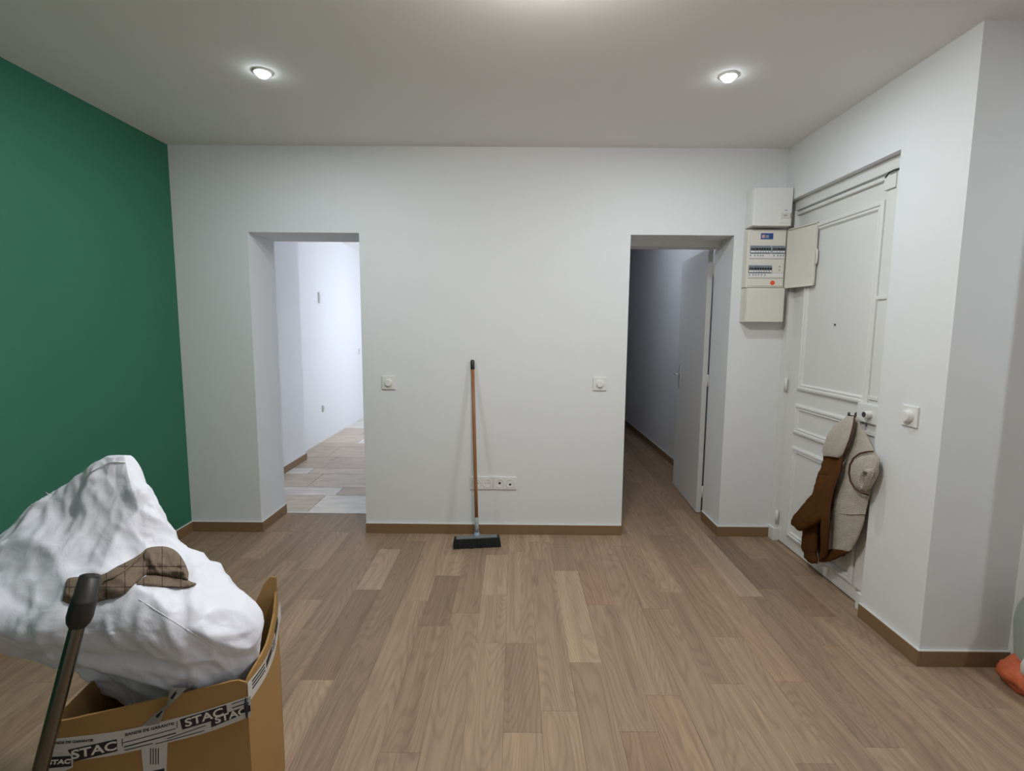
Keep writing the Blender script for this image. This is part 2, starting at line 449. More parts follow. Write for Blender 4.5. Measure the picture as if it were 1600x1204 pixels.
def plank_run(k, ylo, yhi, joints):
    x0 = PX0 + PW*k; x1 = x0 + PW
    ys = [yhi] + sorted([j for j in joints if ylo + 0.1 < j < yhi - 0.06], reverse=True) + [ylo]
    for i in range(len(ys)-1):
        t = TONE.get((k, i))
        if t is None:
            a = random.random()
            t = [MID[j]*(0.86 + 0.28*a) for j in range(3)]
            if random.random() < 0.18: t = [t[0]*0.98, t[1]*0.945, t[2]*0.93]
        plank(x0, x1, ys[i+1], ys[i], t, fl, MAT['oak'])

for k in range(-16, 23):
    x0 = PX0 + PW*k
    if k <= 12: top = D
    elif k == 13: top = D
    else: top = YN
    js = list(JOINTS.get(k, []))
    if not js:
        y = top - random.uniform(0.2, 0.9)
        while y > 1.0:
            js.append(y); y -= random.uniform(0.55, 1.15)
    y = min(js + [top]) - random.uniform(0.9, 1.5)
    while y > YB + 0.3:
        js.append(y); y -= random.uniform(1.1, 1.7)
    if k == 13:      # this strip passes under the entrance door and stops at the right wall
        plank_run(k, YB, YN, js)
        plank(x0, XD+0.03, YJ, D, MID, fl, MAT['oak'])
    else:
        plank_run(k, YB, top, js)
# planks that run on into the hall and into the left opening
for k in range(5, 13):
    y = 8.4; js = []
    y = 8.4 - random.uniform(0.3, 1.0)
    while y > D + 0.3:
        js.append(y); y -= random.uniform(0.7, 1.3)
    x0 = PX0 + PW*k
    a = max(x0, 0.60)
    ys = [8.4] + js + [D]
    for i in range(len(ys)-1):
        s = random.uniform(0.86, 1.28)
        plank(x0, min(x0+PW, 1.70), ys[i+1], ys[i], [c*s for c in MID], fl, MAT['oak'])
for k in range(-13, -7):
    s = random.uniform(0.9, 1.12)
    x0 = max(PX0 + PW*k, O1L+0.001); x1 = min(PX0 + PW*(k+1), O1R-0.001)
    plank(x0, x1, D, Y1-0.008, [c*s for c in MID], fl, MAT['oak'])

# tiled floor of the bright room
ft = box('floor', (-2.7, Y1+0.012, -0.06), (0.2, 9.2, -0.010), MAT['grout'])
struct(ft, 'pale stone tile floor of the bright room beyond the left opening', 'floor')
T_A, T_B, T_C = (0.64, 0.55, 0.45), (0.80, 0.76, 0.70), (0.54, 0.45, 0.36)
def tile(x0, x1, y0, y1, col): plank(x0, x1, y0, y1, col, ft, MAT['tile'], name='tile', th=0.010, ch=0.002, gap=0.003)
rows_t = [(Y1+0.012, 4.22), (4.22, 4.44), (4.44, 4.86), (4.86, 5.06), (5.06, 5.50), (5.50, 5.98), (5.98, 6.20), (6.20, 6.68), (6.68, 7.15), (7.15, 7.6), (7.6, 8.2), (8.2, 9.2)]
for i, (a, b) in enumerate(rows_t):
    x = -2.45 - 0.13*(i % 3)
    while x < -0.35:
        wd = random.choice((0.42, 0.63, 0.63, 0.84)) if b - a > 0.3 else random.choice((0.42, 0.63))
        c = random.choice((T_A, T_B, T_B, T_C)); s = random.uniform(0.94, 1.06)
        tile(max(x, -2.44), min(x+wd, -0.3), a, b, [q*s for q in c]); x += wd
th = box('trim_1', (O1L+0.012, Y1-0.009, -0.03), (O1R, Y1+0.013, 0.003), MAT['white'], bevel=0.001)
struct(th, 'white threshold strip between oak planks and pale tiles', 'trim')

# ceilings
struct(box('ceiling', (XL-0.2, YB-0.2, H), (X_ALC+0.2, D+0.02, H+0.08), MAT['ceil']), 'matt white ceiling of the room with two recessed spots', 'ceiling')
struct(box('ceiling', (-2.7, D+0.02, H), (0.45, 9.3, H+0.08), MAT['ceil']), 'white ceiling of the bright tiled room', 'ceiling')
struct(box('ceiling', (0.45, D+0.02, H), (2.2, 8.6, H+0.08), MAT['ceil']), 'white ceiling of the dark hallway', 'ceiling')

# walls
wb = boxes('wall_back', [((XL-0.2, D, -0.05), (O1L, Y1, H)), ((O1L, D, Z_OP), (O1R, Y1, H)), ((O1R, D, -0.05), (0.45, Y1, H)), ((0.45, D, -0.05), (O2L, Y2, H)),
                         ((O2L, D, Z_OP), (O2R, Y2, H)), ((O2R, D, -0.05), (XD+0.2, Y2, H))], MAT['wall'])
struct(wb, 'white back wall with two doorless openings', 'wall')
struct(box('wall_left', (XL-0.2, YB-0.2, -0.05), (XL, D+0.01, H), MAT['green']), 'dark green painted left wall', 'wall')
wr = boxes('wall_right', [((XR, YN+0.15, -0.05), (XD+0.2, YJ, H)), ((XR, YJ, ZREC), (XD+0.2, D+0.01, H)), ((XD+0.035, YJ, -0.05), (XD+0.2, D+0.01, ZREC))], MAT['wall'])
struct(wr, 'white right wall with the recessed entrance door', 'wall')
struct(box('wall_alcove', (XR, YN, -0.05), (X_ALC+0.2, YN+0.15, H), MAT['wall']), 'white wall face turning right beyond the corner', 'wall')
struct(box('wall_far_right', (X_ALC, YB-0.2, -0.05), (X_ALC+0.2, YN+0.01, H), MAT['wall']), 'white wall at the far right of the room', 'wall')
struct(box('wall_rear', (XL-0.2, YB-0.2, -0.05), (X_ALC+0.2, YB, H), MAT['wall']), 'white wall behind the viewer', 'wall')
struct(box('added_shadow_stub', (2.14, 1.74, -0.05), (2.26, YN+0.01, H), MAT['wall']), 'unseen white stub added to cast the shadow edge on the alcove wall', 'wall')  # out of view, added only to throw a shadow edge on the alcove wall
# bright room
struct(boxes('wall_tiled_room_left', [((-2.7, Y1-0.01, -0.05), (-2.262, 5.395, H)), ((-2.7, 5.395, -0.05), (-2.415, 9.3, H))], MAT['wall']), 'white stepped wall seen through the left opening', 'wall')
struct(boxes('wall_tiled_room_right', [((-0.3, Y1-0.01, -0.05), (-0.1, 6.5, H)), ((-0.3, 6.5, -0.05), (-0.1, 7.9, 0.9)), ((-0.3, 6.5, 2.2), (-0.1, 7.9, H)), ((-0.3, 7.9, -0.05), (-0.1, 9.3, H))], MAT['wall']), 'white wall with window in the tiled room', 'wall')
struct(box('wall_tiled_room_end', (-2.7, 9.2, -0.05), (-0.1, 9.4, H), MAT['wall']), 'white end wall of the tiled room', 'wall')
# hall
struct(box('wall_hall_right', (1.70, Y2-0.01, -0.05), (1.9, 8.6, H), MAT['wall']), 'shaded wall of the hallway behind the open door', 'wall')
struct(boxes('wall_hall_left', [((0.45, Y2-0.01, -0.05), (0.60, 4.75, H)), ((0.45, 4.75, -0.05), (0.60, 5.5, 2.16)), ((0.45, 4.75, 2.50), (0.60, 5.5, H)), ((0.45, 5.5, -0.05), (0.60, 8.6, H))], MAT['wall']), 'left wall of the hallway with an added high pane', 'wall')
struct(box('wall_hall_end', (0.45, 8.4, -0.05), (1.9, 8.6, H), MAT['wall']), 'dark end wall of the hallway', 'wall')

# windows: lit panes out of direct view; the hallway one is added for light
wn = empty('window_1_offscreen', (-0.2, 7.2, 0.9)); struct(wn, 'bright window lighting the tiled room', 'window')
box('pane_offscreen', (-0.215, 6.55, 0.95), (-0.205, 7.85, 2.15), MAT['roomlamp'], wn)
boxes('window_frame', [((-0.23, 6.5, 0.9), (-0.18, 7.9, 0.95)), ((-0.23, 6.5, 2.15), (-0.18, 7.9, 2.2)), ((-0.23, 6.5, 0.95), (-0.18, 6.55, 2.15)), ((-0.23, 7.85, 0.95), (-0.18, 7.9, 2.15))], MAT['white'], wn)
wn = empty('added_window_offscreen', (0.53, 5.1, 2.16)); struct(wn, 'unseen glowing pane added high in the hallway wall', 'window')
box('pane_offscreen', (0.53, 4.78, 2.19), (0.54, 5.47, 2.47), MAT['added_pane'], wn)
boxes('window_frame', [((0.52, 4.75, 2.16), (0.56, 5.5, 2.19)), ((0.52, 4.75, 2.47), (0.56, 5.5, 2.50)), ((0.52, 4.75, 2.19), (0.56, 4.78, 2.47)), ((0.52, 5.47, 2.19), (0.56, 5.5, 2.47))], MAT['white'], wn)

# baseboards
BH, BT = 0.070, 0.013
def baseboard(side, lo, hi, label):
    o = box('baseboard_'+side, (lo[0], lo[1], 0.0), (hi[0], hi[1], BH), MAT['skirt'], bevel=0.0012, seg=1)
    struct(o, label, 'baseboard')
    s = box('sealant', (lo[0]+0.001, lo[1]+0.001, BH-0.0005), (hi[0]-0.001, hi[1]-0.001, BH+0.0035), MAT['skirt_top'], o)
baseboard('left', (XL, YB, 0), (XL+BT, D, 0), 'brown oak skirting along the green wall')
baseboard('back', (XL+BT, D-BT, 0), (O1L+BT, D, 0), 'short brown skirting between green wall and left opening')
baseboard('opening', (O1L, D, 0), (O1L+BT, Y1-0.001, 0), 'brown skirting inside the jamb of the left opening')
baseboard('middle', (O1R, D-BT, 0), (O2L, D, 0), 'brown skirting on the wall behind the broom')
baseboard('hall_jamb', (O2R-BT, D, 0), (O2R, Y2, 0), 'brown skirting inside the jamb of the hallway opening')
baseboard('back_right', (O2R-BT, D-BT, 0), (1.783, D, 0), 'brown skirting below the electrical boxes')
baseboard('right', (XR-BT, YN-BT, 0), (XR, YJ, 0), 'brown skirting below the switch beside the entrance door')
baseboard('alcove', (XR, YN-BT, 0), (2.14, YN, 0), 'brown skirting on the wall beyond the corner')
baseboard('tiled_room', (-2.262, Y1+0.02, 0), (-2.249, 5.40, 0), 'brown skirting on white wall of the tiled room')
baseboard('hall', (1.687, 4.0, 0), (1.70, 8.4, 0), 'dark brown skirting along the hallway wall')

# ------------------------------------------------------------------ hallway door
d1 = empty('door_1', (1.453, 3.868, 0.0)); struct(d1, 'plain white hallway door standing open', 'door')
boxes('frame', [((O2L, 3.645, 2.012), (O2R, Y2+0.045, Z_OP+0.002)), ((O2L, 3.645, 0.0), (O2L+0.012, Y2+0.045, 2.012)), ((1.449, Y2+0.001, 0.0), (1.50, Y2+0.045, 2.012))], MAT['doorpaint'], d1)
leaf = empty('leaf'); leaf.parent = d1
ang = math.radians(4.0)
leaf.rotation_euler = (0, 0, -ang)
bm = bmesh.new(); bm_box(bm, (-0.018, 0.0, 0.008), (0.018, 0.765, 2.035))
lf = bm_obj('panel', bm, MAT['doorpaint'], leaf, bevel=0.001, seg=1)
bm = bmesh.new(); bm_box(bm, (-0.0175, -0.0012, 0.009), (0.0175, 0.0015, 2.034))
bm_obj('edge', bm, MAT['doorpaint'], leaf)
def handle_set():
    x = -0.018
    bm = bmesh.new(); bm_box(bm, (x-0.009, 0.640, 0.925), (x, 0.682, 1.125))
    bm_obj('handle_plate', bm, MAT['satin'], leaf, bevel=0.003)
    bm = bmesh.new(); sweep(bm, [(x-0.006, 0.661, 1.045), (x-0.045, 0.661, 1.045), (x-0.052, 0.654, 1.045), (x-0.052, 0.545, 1.043)], [0.009, 0.009, 0.010, 0.008], 10)
    bm_obj('handle', bm, MAT['satin'], leaf, smooth=True)
    bm = bmesh.new(); bm_box(bm, (-0.006, 0.764, 0.94), (0.006, 0.767, 1.12)); bm_obj('latch_plate', bm, MAT['steel'], leaf)
    bm = bmesh.new(); sweep(bm, [(-0.004, 0.767, 1.045), (-0.004, 0.785, 1.045)], 0.007, 10); bm_obj('latch', bm, MAT['darksteel'], leaf)
handle_set()
for z in (0.18, 1.05, 1.88):
    bm = bmesh.new(); sweep(bm, [(0.024, -0.008, z-0.045), (0.024, -0.008, z+0.045)], 0.008, 10)
    bm_obj('hinge', bm, MAT['white'], leaf, smooth=True)

# ------------------------------------------------------------------ entrance door
d2 = empty('door_2', (XD, 2.99, 0.0)); struct(d2, 'white panelled entrance door with mouldings and a surface lock', 'door')
X = XD
box('leaf', (X, 2.505, 0.006), (X+0.034, 3.378, 2.2005), MAT['doorpaint'], d2, bevel=0.001, seg=1)
def frame_ring(name, y0, y1, z0, z1, w_, xf, xb, parent, mat=None):
    """mitred rectangular moulding with a stepped profile, facing -X"""
    bm = bmesh.new()
    prof = [(0.0, xb), (0.0, xb-(xb-xf)*0.6), (w_*0.22, xf), (w_*0.45, xf), (w_*0.55, xf+(xb-xf)*0.45), (w_*0.80, xf+(xb-xf)*0.25), (w_, xb-(xb-xf)*0.2), (w_, xb)]
    rings = []
    for ins, xx in prof:
        rings.append([bm.verts.new(p) for p in ((xx, y0+ins, z0+ins), (xx, y1-ins, z0+ins), (xx, y1-ins, z1-ins), (xx, y0+ins, z1-ins))])
    for a, b in zip(rings[:-1], rings[1:]):
        for k in range(4): bm.faces.new((a[k], a[(k+1) % 4], b[(k+1) % 4], b[k]))
    return bm_obj(name, bm, mat or MAT['doorpaint'], parent, origin=parent_world(parent))
frame_ring('moulding', 2.598, 3.252, 1.055, 2.078, 0.045, X-0.016, X+0.001, d2)
frame_ring('moulding', 2.598, 3.260, 0.773, 0.967, 0.042, X-0.016, X+0.001, d2)
frame_ring('moulding', 2.598, 3.260, 0.083, 0.690, 0.042, X-0.016, X+0.001, d2)
# architrave in the recess
box('frame_post', (1.795, 3.378, 0.0), (X+0.034, D, 2.20), MAT['doorpaint'], d2, bevel=0.003)
box('frame_post', (1.800, YJ, 0.0), (X+0.034, 2.505, 2.20), MAT['doorpaint'], d2, bevel=0.003)
box('frame_header', (1.800, YJ, 2.200), (X+0.034, D, ZREC), MAT['doorpaint'], d2, bevel=0.003)
box('header_bead', (1.806, 2.56, 2.170), (X+0.004, 3.378, 2.190), MAT['doorpaint'], d2, bevel=0.004)
box('plinth', (1.783, 3.365, 0.0), (X, D-0.001, 0.088), MAT['doorpaint'], d2, bevel=0.003)
box('plinth', (1.788, YJ, 0.0), (X, 2.520, 0.088), MAT['doorpaint'], d2, bevel=0.003)
# locking rod cover and clips
box('rod_cover', (X-0.018, 2.510, 0.09), (X+0.001, 2.572, 2.125), MAT['doorpaint'], d2, bevel=0.004)
box('rod_top_case', (X-0.030, 2.506, 2.115), (X+0.001, 2.585, 2.180), MAT['doorpaint'], d2, bevel=0.004)
tube('cable', [(X-0.031, 2.575, 2.176), (X-0.033, 2.55, 2.192), (X-0.033, 2.515, 2.194), (X-0.028, 2.47, 2.190)], 0.004, MAT['dark'], d2, n=8)
for z in (1.60, 1.10, 0.92, 0.50): box('rod_clip', (X-0.026, 2.504, z-0.009), (X+0.001, 2.580, z+0.009), MAT['doorpaint'], d2, bevel=0.002)
lk = box('lock_case', (X-0.034, 2.462, 0.972), (X+0.001, 2.635, 1.066), MAT['doorpaint'], d2, bevel=0.003)
disc('lock_knob', (X-0.034, 2.535, 1.018), (-1, 0, 0), 0.020, 0.030, MAT['white'], lk, r1=0.017, bevel=0.002)
disc('knob_face', (X-0.0635, 2.535, 1.018), (-1, 0, 0), 0.0135, 0.003, plain('dark_violet_plastic', (0.05, 0.035, 0.055), 0.5), lk)
disc('keyhole_plate', (X-0.002, 2.672, 0.990), (-1, 0, 0), 0.018, 0.006, MAT['darksteel'], d2)
tube('hook', [(X-0.006, 2.672, 0.985), (X-0.035, 2.672, 0.985), (X-0.050, 2.672, 0.992), (X-0.054, 2.664, 1.005)], 0.006, MAT['darksteel'], d2, n=10)
tube('lever', [(X-0.002, 2.648, 0.93), (X-0.022, 2.648, 0.925), (X-0.026, 2.640, 0.905), (X-0.024, 2.630, 0.868)], 0.006, MAT['darksteel'], d2, n=10)
disc('peephole', (X, 2.926, 1.470), (-1, 0, 0), 0.006, 0.004, MAT['darksteel'], d2)
for z in (1.078, 0.168, 1.92):
    tube('hinge', [(1.808, 3.372, z-0.045), (1.808, 3.372, z+0.045)], 0.009, MAT['doorpaint'], d2, n=10)
box('letter_flap', (X-0.014, 2.500, 0.330), (X+0.001, 2.590, 0.395), MAT['piping'], d2, bevel=0.003)

# ================================================================== LIGHTS
def downlight(x, y, power, label, end=''):
    t = empty('recessed_downlight' + end, (x, y, H)); tag(t, label, 'ceiling light', 'recessed ceiling spots')
    bm = bmesh.new()
    prof = [(0.031, -0.0005), (0.031, -0.004), (0.036, -0.007), (0.042, -0.005), (0.044, 0.0)]
    n = 36; rings = [[bm.verts.new((r*math.cos(2*math.pi*k/n), r*math.sin(2*math.pi*k/n), z)) for k in range(n)] for r, z in prof]
    for a, b in zip(rings[:-1], rings[1:]):
        for k in range(n): bm.faces.new((a[k], a[(k+1) % n], b[(k+1) % n], b[k]))
    bm_obj('trim_ring', bm, MAT['white'], t, smooth=True)
    bm = bmesh.new(); sweep(bm, [(0, 0, -0.001), (0, 0, -0.010), (0, 0, -0.018), (0, 0, -0.024), (0, 0, -0.027)], [0.0312, 0.030, 0.025, 0.016, 0.003], 32); bm_obj('lamp_lens' + end, bm, MAT['lamp'], t, smooth=True)
    ld = bpy.data.lights.new('spot_light' + end, 'AREA'); ld.shape = 'DISK'; ld.size = 0.06; ld.energy = power; ld.color = C_DOWN; ld.spread = math.radians(180)
    lo = bpy.data.objects.new('spot_light' + end, ld); COL.objects.link(lo); lo.parent = t; lo.location = (0, 0, -0.030)
downlight(-1.172, 2.481, P_FL, 'round recessed spot in the ceiling towards the green wall')
downlight(0.977, 2.493, P_FR, 'round recessed spot in the ceiling towards the entrance door')
downlight(2.50, 0.90, P_AL, 'round recessed spot in the ceiling over the alcove', end='_offscreen')
pb = empty('ceiling_lamp_offscreen', (0.11, 1.55, H)); tag(pb, 'round opal lamp mounted flush under the middle of the ceiling', 'ceiling light')
bm = bmesh.new(); sweep(bm, [(0, 0, 0), (0, 0, -0.018)], [0.120, 0.120], 40); bm_obj('base_plate', bm, MAT['white'], pb)
bm = bmesh.new(); sweep(bm, [(0, 0, -0.018), (0, 0, -0.035), (0, 0, -0.055), (0, 0, -0.070), (0, 0, -0.078), (0, 0, -0.080)], [0.128, 0.130, 0.118, 0.090, 0.045, 0.005], 40); bm_obj('shade_offscreen', bm, MAT['dome'], pb, smooth=True)

# ================================================================== SWITCHES AND SOCKETS
def switch_back(x, z, label):
    t = empty('light_switch', (x, D, z)); tag(t, label, 'light switch', 'rotary dimmer switches')
    box('plate', (x-0.046, D-0.009, z-0.046), (x+0.046, D, z+0.046), MAT['white'], t, bevel=0.003)
    disc('knob', (x, D-0.008, z), (0, -1, 0), 0.027, 0.016, MAT['white'], t, r1=0.022, bevel=0.003)
switch_back(-0.855, 1.062, 'white rotary switch on the wall beside the bright tiled opening')
switch_back(0.580, 1.066, 'white rotary switch on the wall beside the dark hallway opening')
y, z = 2.232, 1.063
t = empty('light_switch', (XR, y, z)); tag(t, 'white rotary switch on the wall beside the entrance door', 'light switch', 'rotary dimmer switches')
box('plate', (XR-0.009, y-0.046, z-0.046), (XR, y+0.046, z+0.046), MAT['white'], t, bevel=0.003)
disc('knob', (XR-0.008, y, z), (-1, 0, 0), 0.029, 0.024, MAT['white'], t, r1=0.023, bevel=0.004)
def double_socket(x0, x1, kind, label):
    z = 0.367; xm = (x0+x1)/2
    t = empty('wall_socket', (xm, D, z)); tag(t, label, 'socket', 'double socket plates behind the broom')
    box('plate', (x0, D-0.009, z-0.045), (x1, D, z+0.045), MAT['white'], t, bevel=0.003)
    for s in (-1, 1):
        cx = xm + s*0.0365
        c = empty('insert'); c.parent = t; c.location = (s*0.0365, 0, 0)
        # ring and recessed face
        bm = bmesh.new(); n = 32
        prof = [(0.0305, -0.0085), (0.0305, -0.012), (0.0275, -0.0125), (0.025, -0.0095), (0.0, -0.0095)]
        rings = [[bm.verts.new((r*math.cos(2*math.pi*k/n), yy, r*math.sin(2*math.pi*k/n))) for k in range(n)] for r, yy in prof[:-1]]
        for a, b in zip(rings[:-1], rings[1:]):
            for k in range(n): bm.faces.new((a[k], a[(k+1) % n], b[(k+1) % n], b[k]))
        bm.faces.new(rings[-1])
        bm_obj('face', bm, MAT['white'], c)
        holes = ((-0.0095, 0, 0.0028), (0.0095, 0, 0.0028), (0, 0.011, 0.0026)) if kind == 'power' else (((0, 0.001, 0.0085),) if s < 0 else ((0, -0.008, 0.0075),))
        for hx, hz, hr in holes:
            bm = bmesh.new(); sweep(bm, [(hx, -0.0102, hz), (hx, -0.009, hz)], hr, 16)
            bm_obj('hole' if hr > 0.005 or hz == 0 else 'earth_pin', bm, MAT['dark'] if (kind != 'power' or hz == 0) else MAT['steel'], c)  # power holes: dark discs in place of shaded recesses; data ones are black connectors
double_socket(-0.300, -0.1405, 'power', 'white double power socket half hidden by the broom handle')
double_socket(-0.1395, 0.020, 'data', 'white double outlet plate with a round dark hole in each insert')
def wall_plate(name, x, y, z, w_, h_, label):
    t = empty(name, (x, y, z)); tag(t, label, 'wall plate')
    box('plate', (x, y-w_/2, z-h_/2), (x+0.018, y+w_/2, z+h_/2), MAT['white'], t, bevel=0.003)
    box('cover', (x+0.017, y-w_/2+0.012, z-h_/2+0.012), (x+0.023, y+w_/2-0.012, z+h_/2-0.012), MAT['white'], t, bevel=0.002)
wall_plate('cable_outlet', -2.415, 6.34, 1.79, 0.09, 0.13, 'white outlet high on the bright tiled room wall')
wall_plate('cable_outlet', -2.415, 6.34, 0.415, 0.085, 0.085, 'white outlet low on the bright tiled room wall')
wall_plate('cable_outlet', -2.415, 7.90, 1.06, 0.09, 0.09, 'white outlet far along the bright tiled room wall')
t = empty('wall_socket', (1.70, 7.33, 0.363)); tag(t, 'pale socket low on the dark hallway wall', 'socket')
box('plate', (1.692, 7.285, 0.318), (1.70, 7.375, 0.408), MAT['white'], t, bevel=0.002)
disc('face', (1.692, 7.33, 0.363), (-1, 0, 0), 0.03, 0.003, MAT['white'], t)

# ================================================================== ELECTRICAL BOXES
YF = D - 0.110
mb = empty('meter_box', (1.627, D, 2.212)); tag(mb, 'grey-white meter box mounted above the open fuse box', 'meter box')
box('case', (1.503, YF, 2.094), (1.749, D, 2.330), MAT['white'], mb, bevel=0.006)
box('side_vent', (1.5015, YF+0.02, 2.11), (1.504, D-0.02, 2.315), MAT['white'], mb, bevel=0.001)
pl = box('sub_cover', (1.672, YF-0.003, 2.112), (1.742, YF+0.002, 2.212), MAT['white'], mb, bevel=0.001, seg=1)
box('reader_window', (1.681, YF-0.006, 2.140), (1.738, YF-0.002, 2.174), MAT['cream'], pl, bevel=0.001, seg=1)
box('window_rim', (1.7365, YF-0.0068, 2.141), (1.7395, YF-0.002, 2.173), MAT['darkgrey'], pl)
for i in range(3): box('print_mark', (1.694+0.008*i, YF-0.0066, 2.153), (1.699+0.008*i, YF-0.005, 2.162), MAT['ink'], pl)
for i in range(3): box('print_mark', (1.698+0.007*i, YF-0.0036, 2.186), (1.703+0.007*i, YF-0.0025, 2.192), MAT['ink'], pl)

YM = D - 0.060
fb = empty('fuse_box', (1.627, D, 1.89)); tag(fb, 'cream fuse box with open door and rows of breakers', 'fuse box')
box('case', (1.500, YM, 1.712), (1.750, D, 2.080), MAT['cream'], fb, bevel=0.004)
box('front_panel', (1.512, YM-0.006, 1.722), (1.742, YM+0.001, 2.070), MAT['cream'], fb, bevel=0.002)
yl = YM-0.006
lab = box('maker_label', (1.581, yl-0.0015, 2.018), (1.660, yl+0.001, 2.056), MAT['blue'], fb)
box('emblem', (1.588, yl-0.0022, 2.026), (1.606, yl-0.001, 2.046), MAT['pink'], lab)
box('emblem', (1.612, yl-0.0022, 2.026), (1.631, yl-0.001, 2.044), MAT['midgrey'], lab)
def breaker_row(x0, n, z, sub=True):
    """one residual-current device followed by narrow breakers"""
    wd = 0.0165
    x = x0
    for i in range(n):
        b_ = box('breaker', (x+0.0006, yl-0.008, z-0.024), (x+wd*(2 if i == 0 else 1)-0.0006, yl+0.001, z+0.024), MAT['breaker'], fb, bevel=0.001, seg=1)
        w2 = wd*(2 if i == 0 else 1)
        box('toggle', (x+0.003, yl-0.013, z-0.004), (x+w2-0.003, yl-0.007, z+0.009), MAT['dark'] if i else MAT['darkgrey'], b_, bevel=0.001, seg=1)
        box('marking', (x+0.002, yl-0.0088, z-0.019), (x+w2-0.002, yl-0.0075, z-0.009), MAT['white'], b_)
        x += w2
    return x
breaker_row(1.516, 7, 1.953)
breaker_row(1.656, 4, 1.953)
breaker_row(1.513, 8, 1.829)
for z, xs in ((1.915, (1.522, 1.549, 1.568, 1.586, 1.602, 1.672, 1.697, 1.715, 1.732)), (1.792, (1.520, 1.545, 1.562, 1.580, 1.600, 1.622))):
    box('label_strip', (1.514, yl-0.0012, z-0.011), (1.740, yl+0.001, z+0.011), MAT['white'], fb)
    for xx in xs: box('print_mark', (xx-0.004, yl-0.002, z-0.005), (xx+0.004, yl-0.001, z+0.005), MAT['ink'], fb)
    box('rail_line', (1.514, yl-0.0016, z-0.021), (1.740, yl+0.001, z-0.0185), MAT['midgrey'], fb)
box('blank_cover', (1.668, yl-0.002, 1.804), (1.740, yl+0.001, 1.856), MAT['cream'], fb, bevel=0.001, seg=1)
for zz in (1.846, 1.822): box('print_mark', (1.708, yl-0.0028, zz-0.004), (1.716, yl-0.0015, zz+0.004), MAT['ink'], fb)
disc('warning_sticker', (1.674, yl+0.0005, 1.742), (0, -1, 0), 0.0150, 0.0018, MAT['red'], fb)
# open door of the fuse box
fd = empty('door'); fd.parent = fb; fd.location = (1.752-1.627, YM-0.004-D, 0)
fd.rotation_euler = (0, 0, math.radians(-78))
bm = bmesh.new()
bm_box(bm, (0.0, 0.010, -0.183), (0.242, 0.013, 0.192))
for lo, hi in (((0.0, 0.0, -0.183), (0.242, 0.013, -0.177)), ((0.0, 0.0, 0.186), (0.242, 0.013, 0.192)), ((0.236, 0.0, -0.183), (0.242, 0.013, 0.192)), ((0.0, 0.0, -0.183), (0.005, 0.013, 0.192))): bm_box(bm, lo, hi)
bm_obj('door_panel', bm, MAT['cream'], fd)
bm = bmesh.new(); sweep(bm, [(0.243, 0.006, -0.06), (0.252, 0.004, -0.045), (0.254, 0.004, -0.01), (0.252, 0.004, 0.02), (0.243, 0.006, 0.035)], 0.006, 8); bm_obj('handle', bm, MAT['cream'], fd, smooth=True)
for px, pz in ((0.225, -0.04), (0.17, -0.04), (0.17, -0.135), (0.22, -0.135), (0.03, -0.125)):
    bm = bmesh.new(); bm_box(bm, (px-0.006, 0.0085, pz-0.003), (px+0.006, 0.0105, pz+0.003)); bm_obj('clip', bm, MAT['white'], fd)

YL = D - 0.090
cb = empty('cable_box', (1.625, D, 1.597)); tag(cb, 'closed cream box mounted below the open fuse box', 'electrical box')
box('case', (1.501, YL+0.012, 1.488), (1.748, D, 1.708), MAT['cream'], cb, bevel=0.003)
box('cover', (1.503, YL, 1.490), (1.746, YL+0.011, 1.704), MAT['cream'], cb, bevel=0.003)
bm = bmesh.new(); n = 20
vs = [bm.verts.new((1.503 + 0.024*math.sin(math.pi*k/n), YL-0.003, 1.578 + 0.036*math.cos(math.pi*k/n))) for k in range(n+1)]
bm.faces.new(vs); r = bmesh.ops.extrude_face_region(bm, geom=bm.faces[:]); bmesh.ops.translate(bm, verts=[g for g in r['geom'] if isinstance(g, bmesh.types.BMVert)], vec=(0, 0.004, 0))
bm_obj('finger_grip', bm, MAT['cream'], cb, origin=parent_world(cb))

# ================================================================== BROOM
br = empty('broom', (-0.240, 3.235, 0.0)); tag(br, 'push broom with wooden handle leaning on the white wall', 'broom')
p0 = Vector((-0.240, 3.245, 0.062)); p1 = Vector((-0.284, D-0.011, 1.222))
lerp = lambda t: p0.lerp(p1, t)
tube('handle', [lerp(0.085), lerp(0.3), lerp(0.6), lerp(0.95)], 0.0115, MAT['handle'], br, n=16)
tube('grip', [lerp(0.945), lerp(0.95), lerp(0.994), lerp(1.0)], [0.0125, 0.0135, 0.0135, 0.009], MAT['dark'], br, n=16)
tube('ferrule', [lerp(0.018), lerp(0.05), lerp(0.105)], [0.0150, 0.0135, 0.0132], MAT['midgrey'], br, n=16)
tube('socket_collar', [lerp(-0.01), lerp(0.006), lerp(0.022)], [0.026, 0.021, 0.0155], plain('blue_grey_plastic', (0.25, 0.32, 0.42), 0.5), br, n=16)
a, b = Vector((-0.388, 3.208, 0)), Vector((-0.090, 3.252, 0))
ax = (b-a).normalized(); nn = Vector((ax.y, -ax.x, 0))
bm = bmesh.new()
for lo, hi in (((0.014, -0.024, 0.056), (0.286, 0.024, 0.066)),): bm_box(bm, lo, hi)
bmesh.ops.transform(bm, matrix=Matrix(((ax.x, -nn.x, 0, a.x), (ax.y, -nn.y, 0, a.y), (0, 0, 1, 0), (0, 0, 0, 1))), verts=bm.verts[:])
bm_obj('head', bm, plain('slate_plastic', (0.14, 0.15, 0.155), 0.5), br, bevel=0.004, origin=parent_world(br))
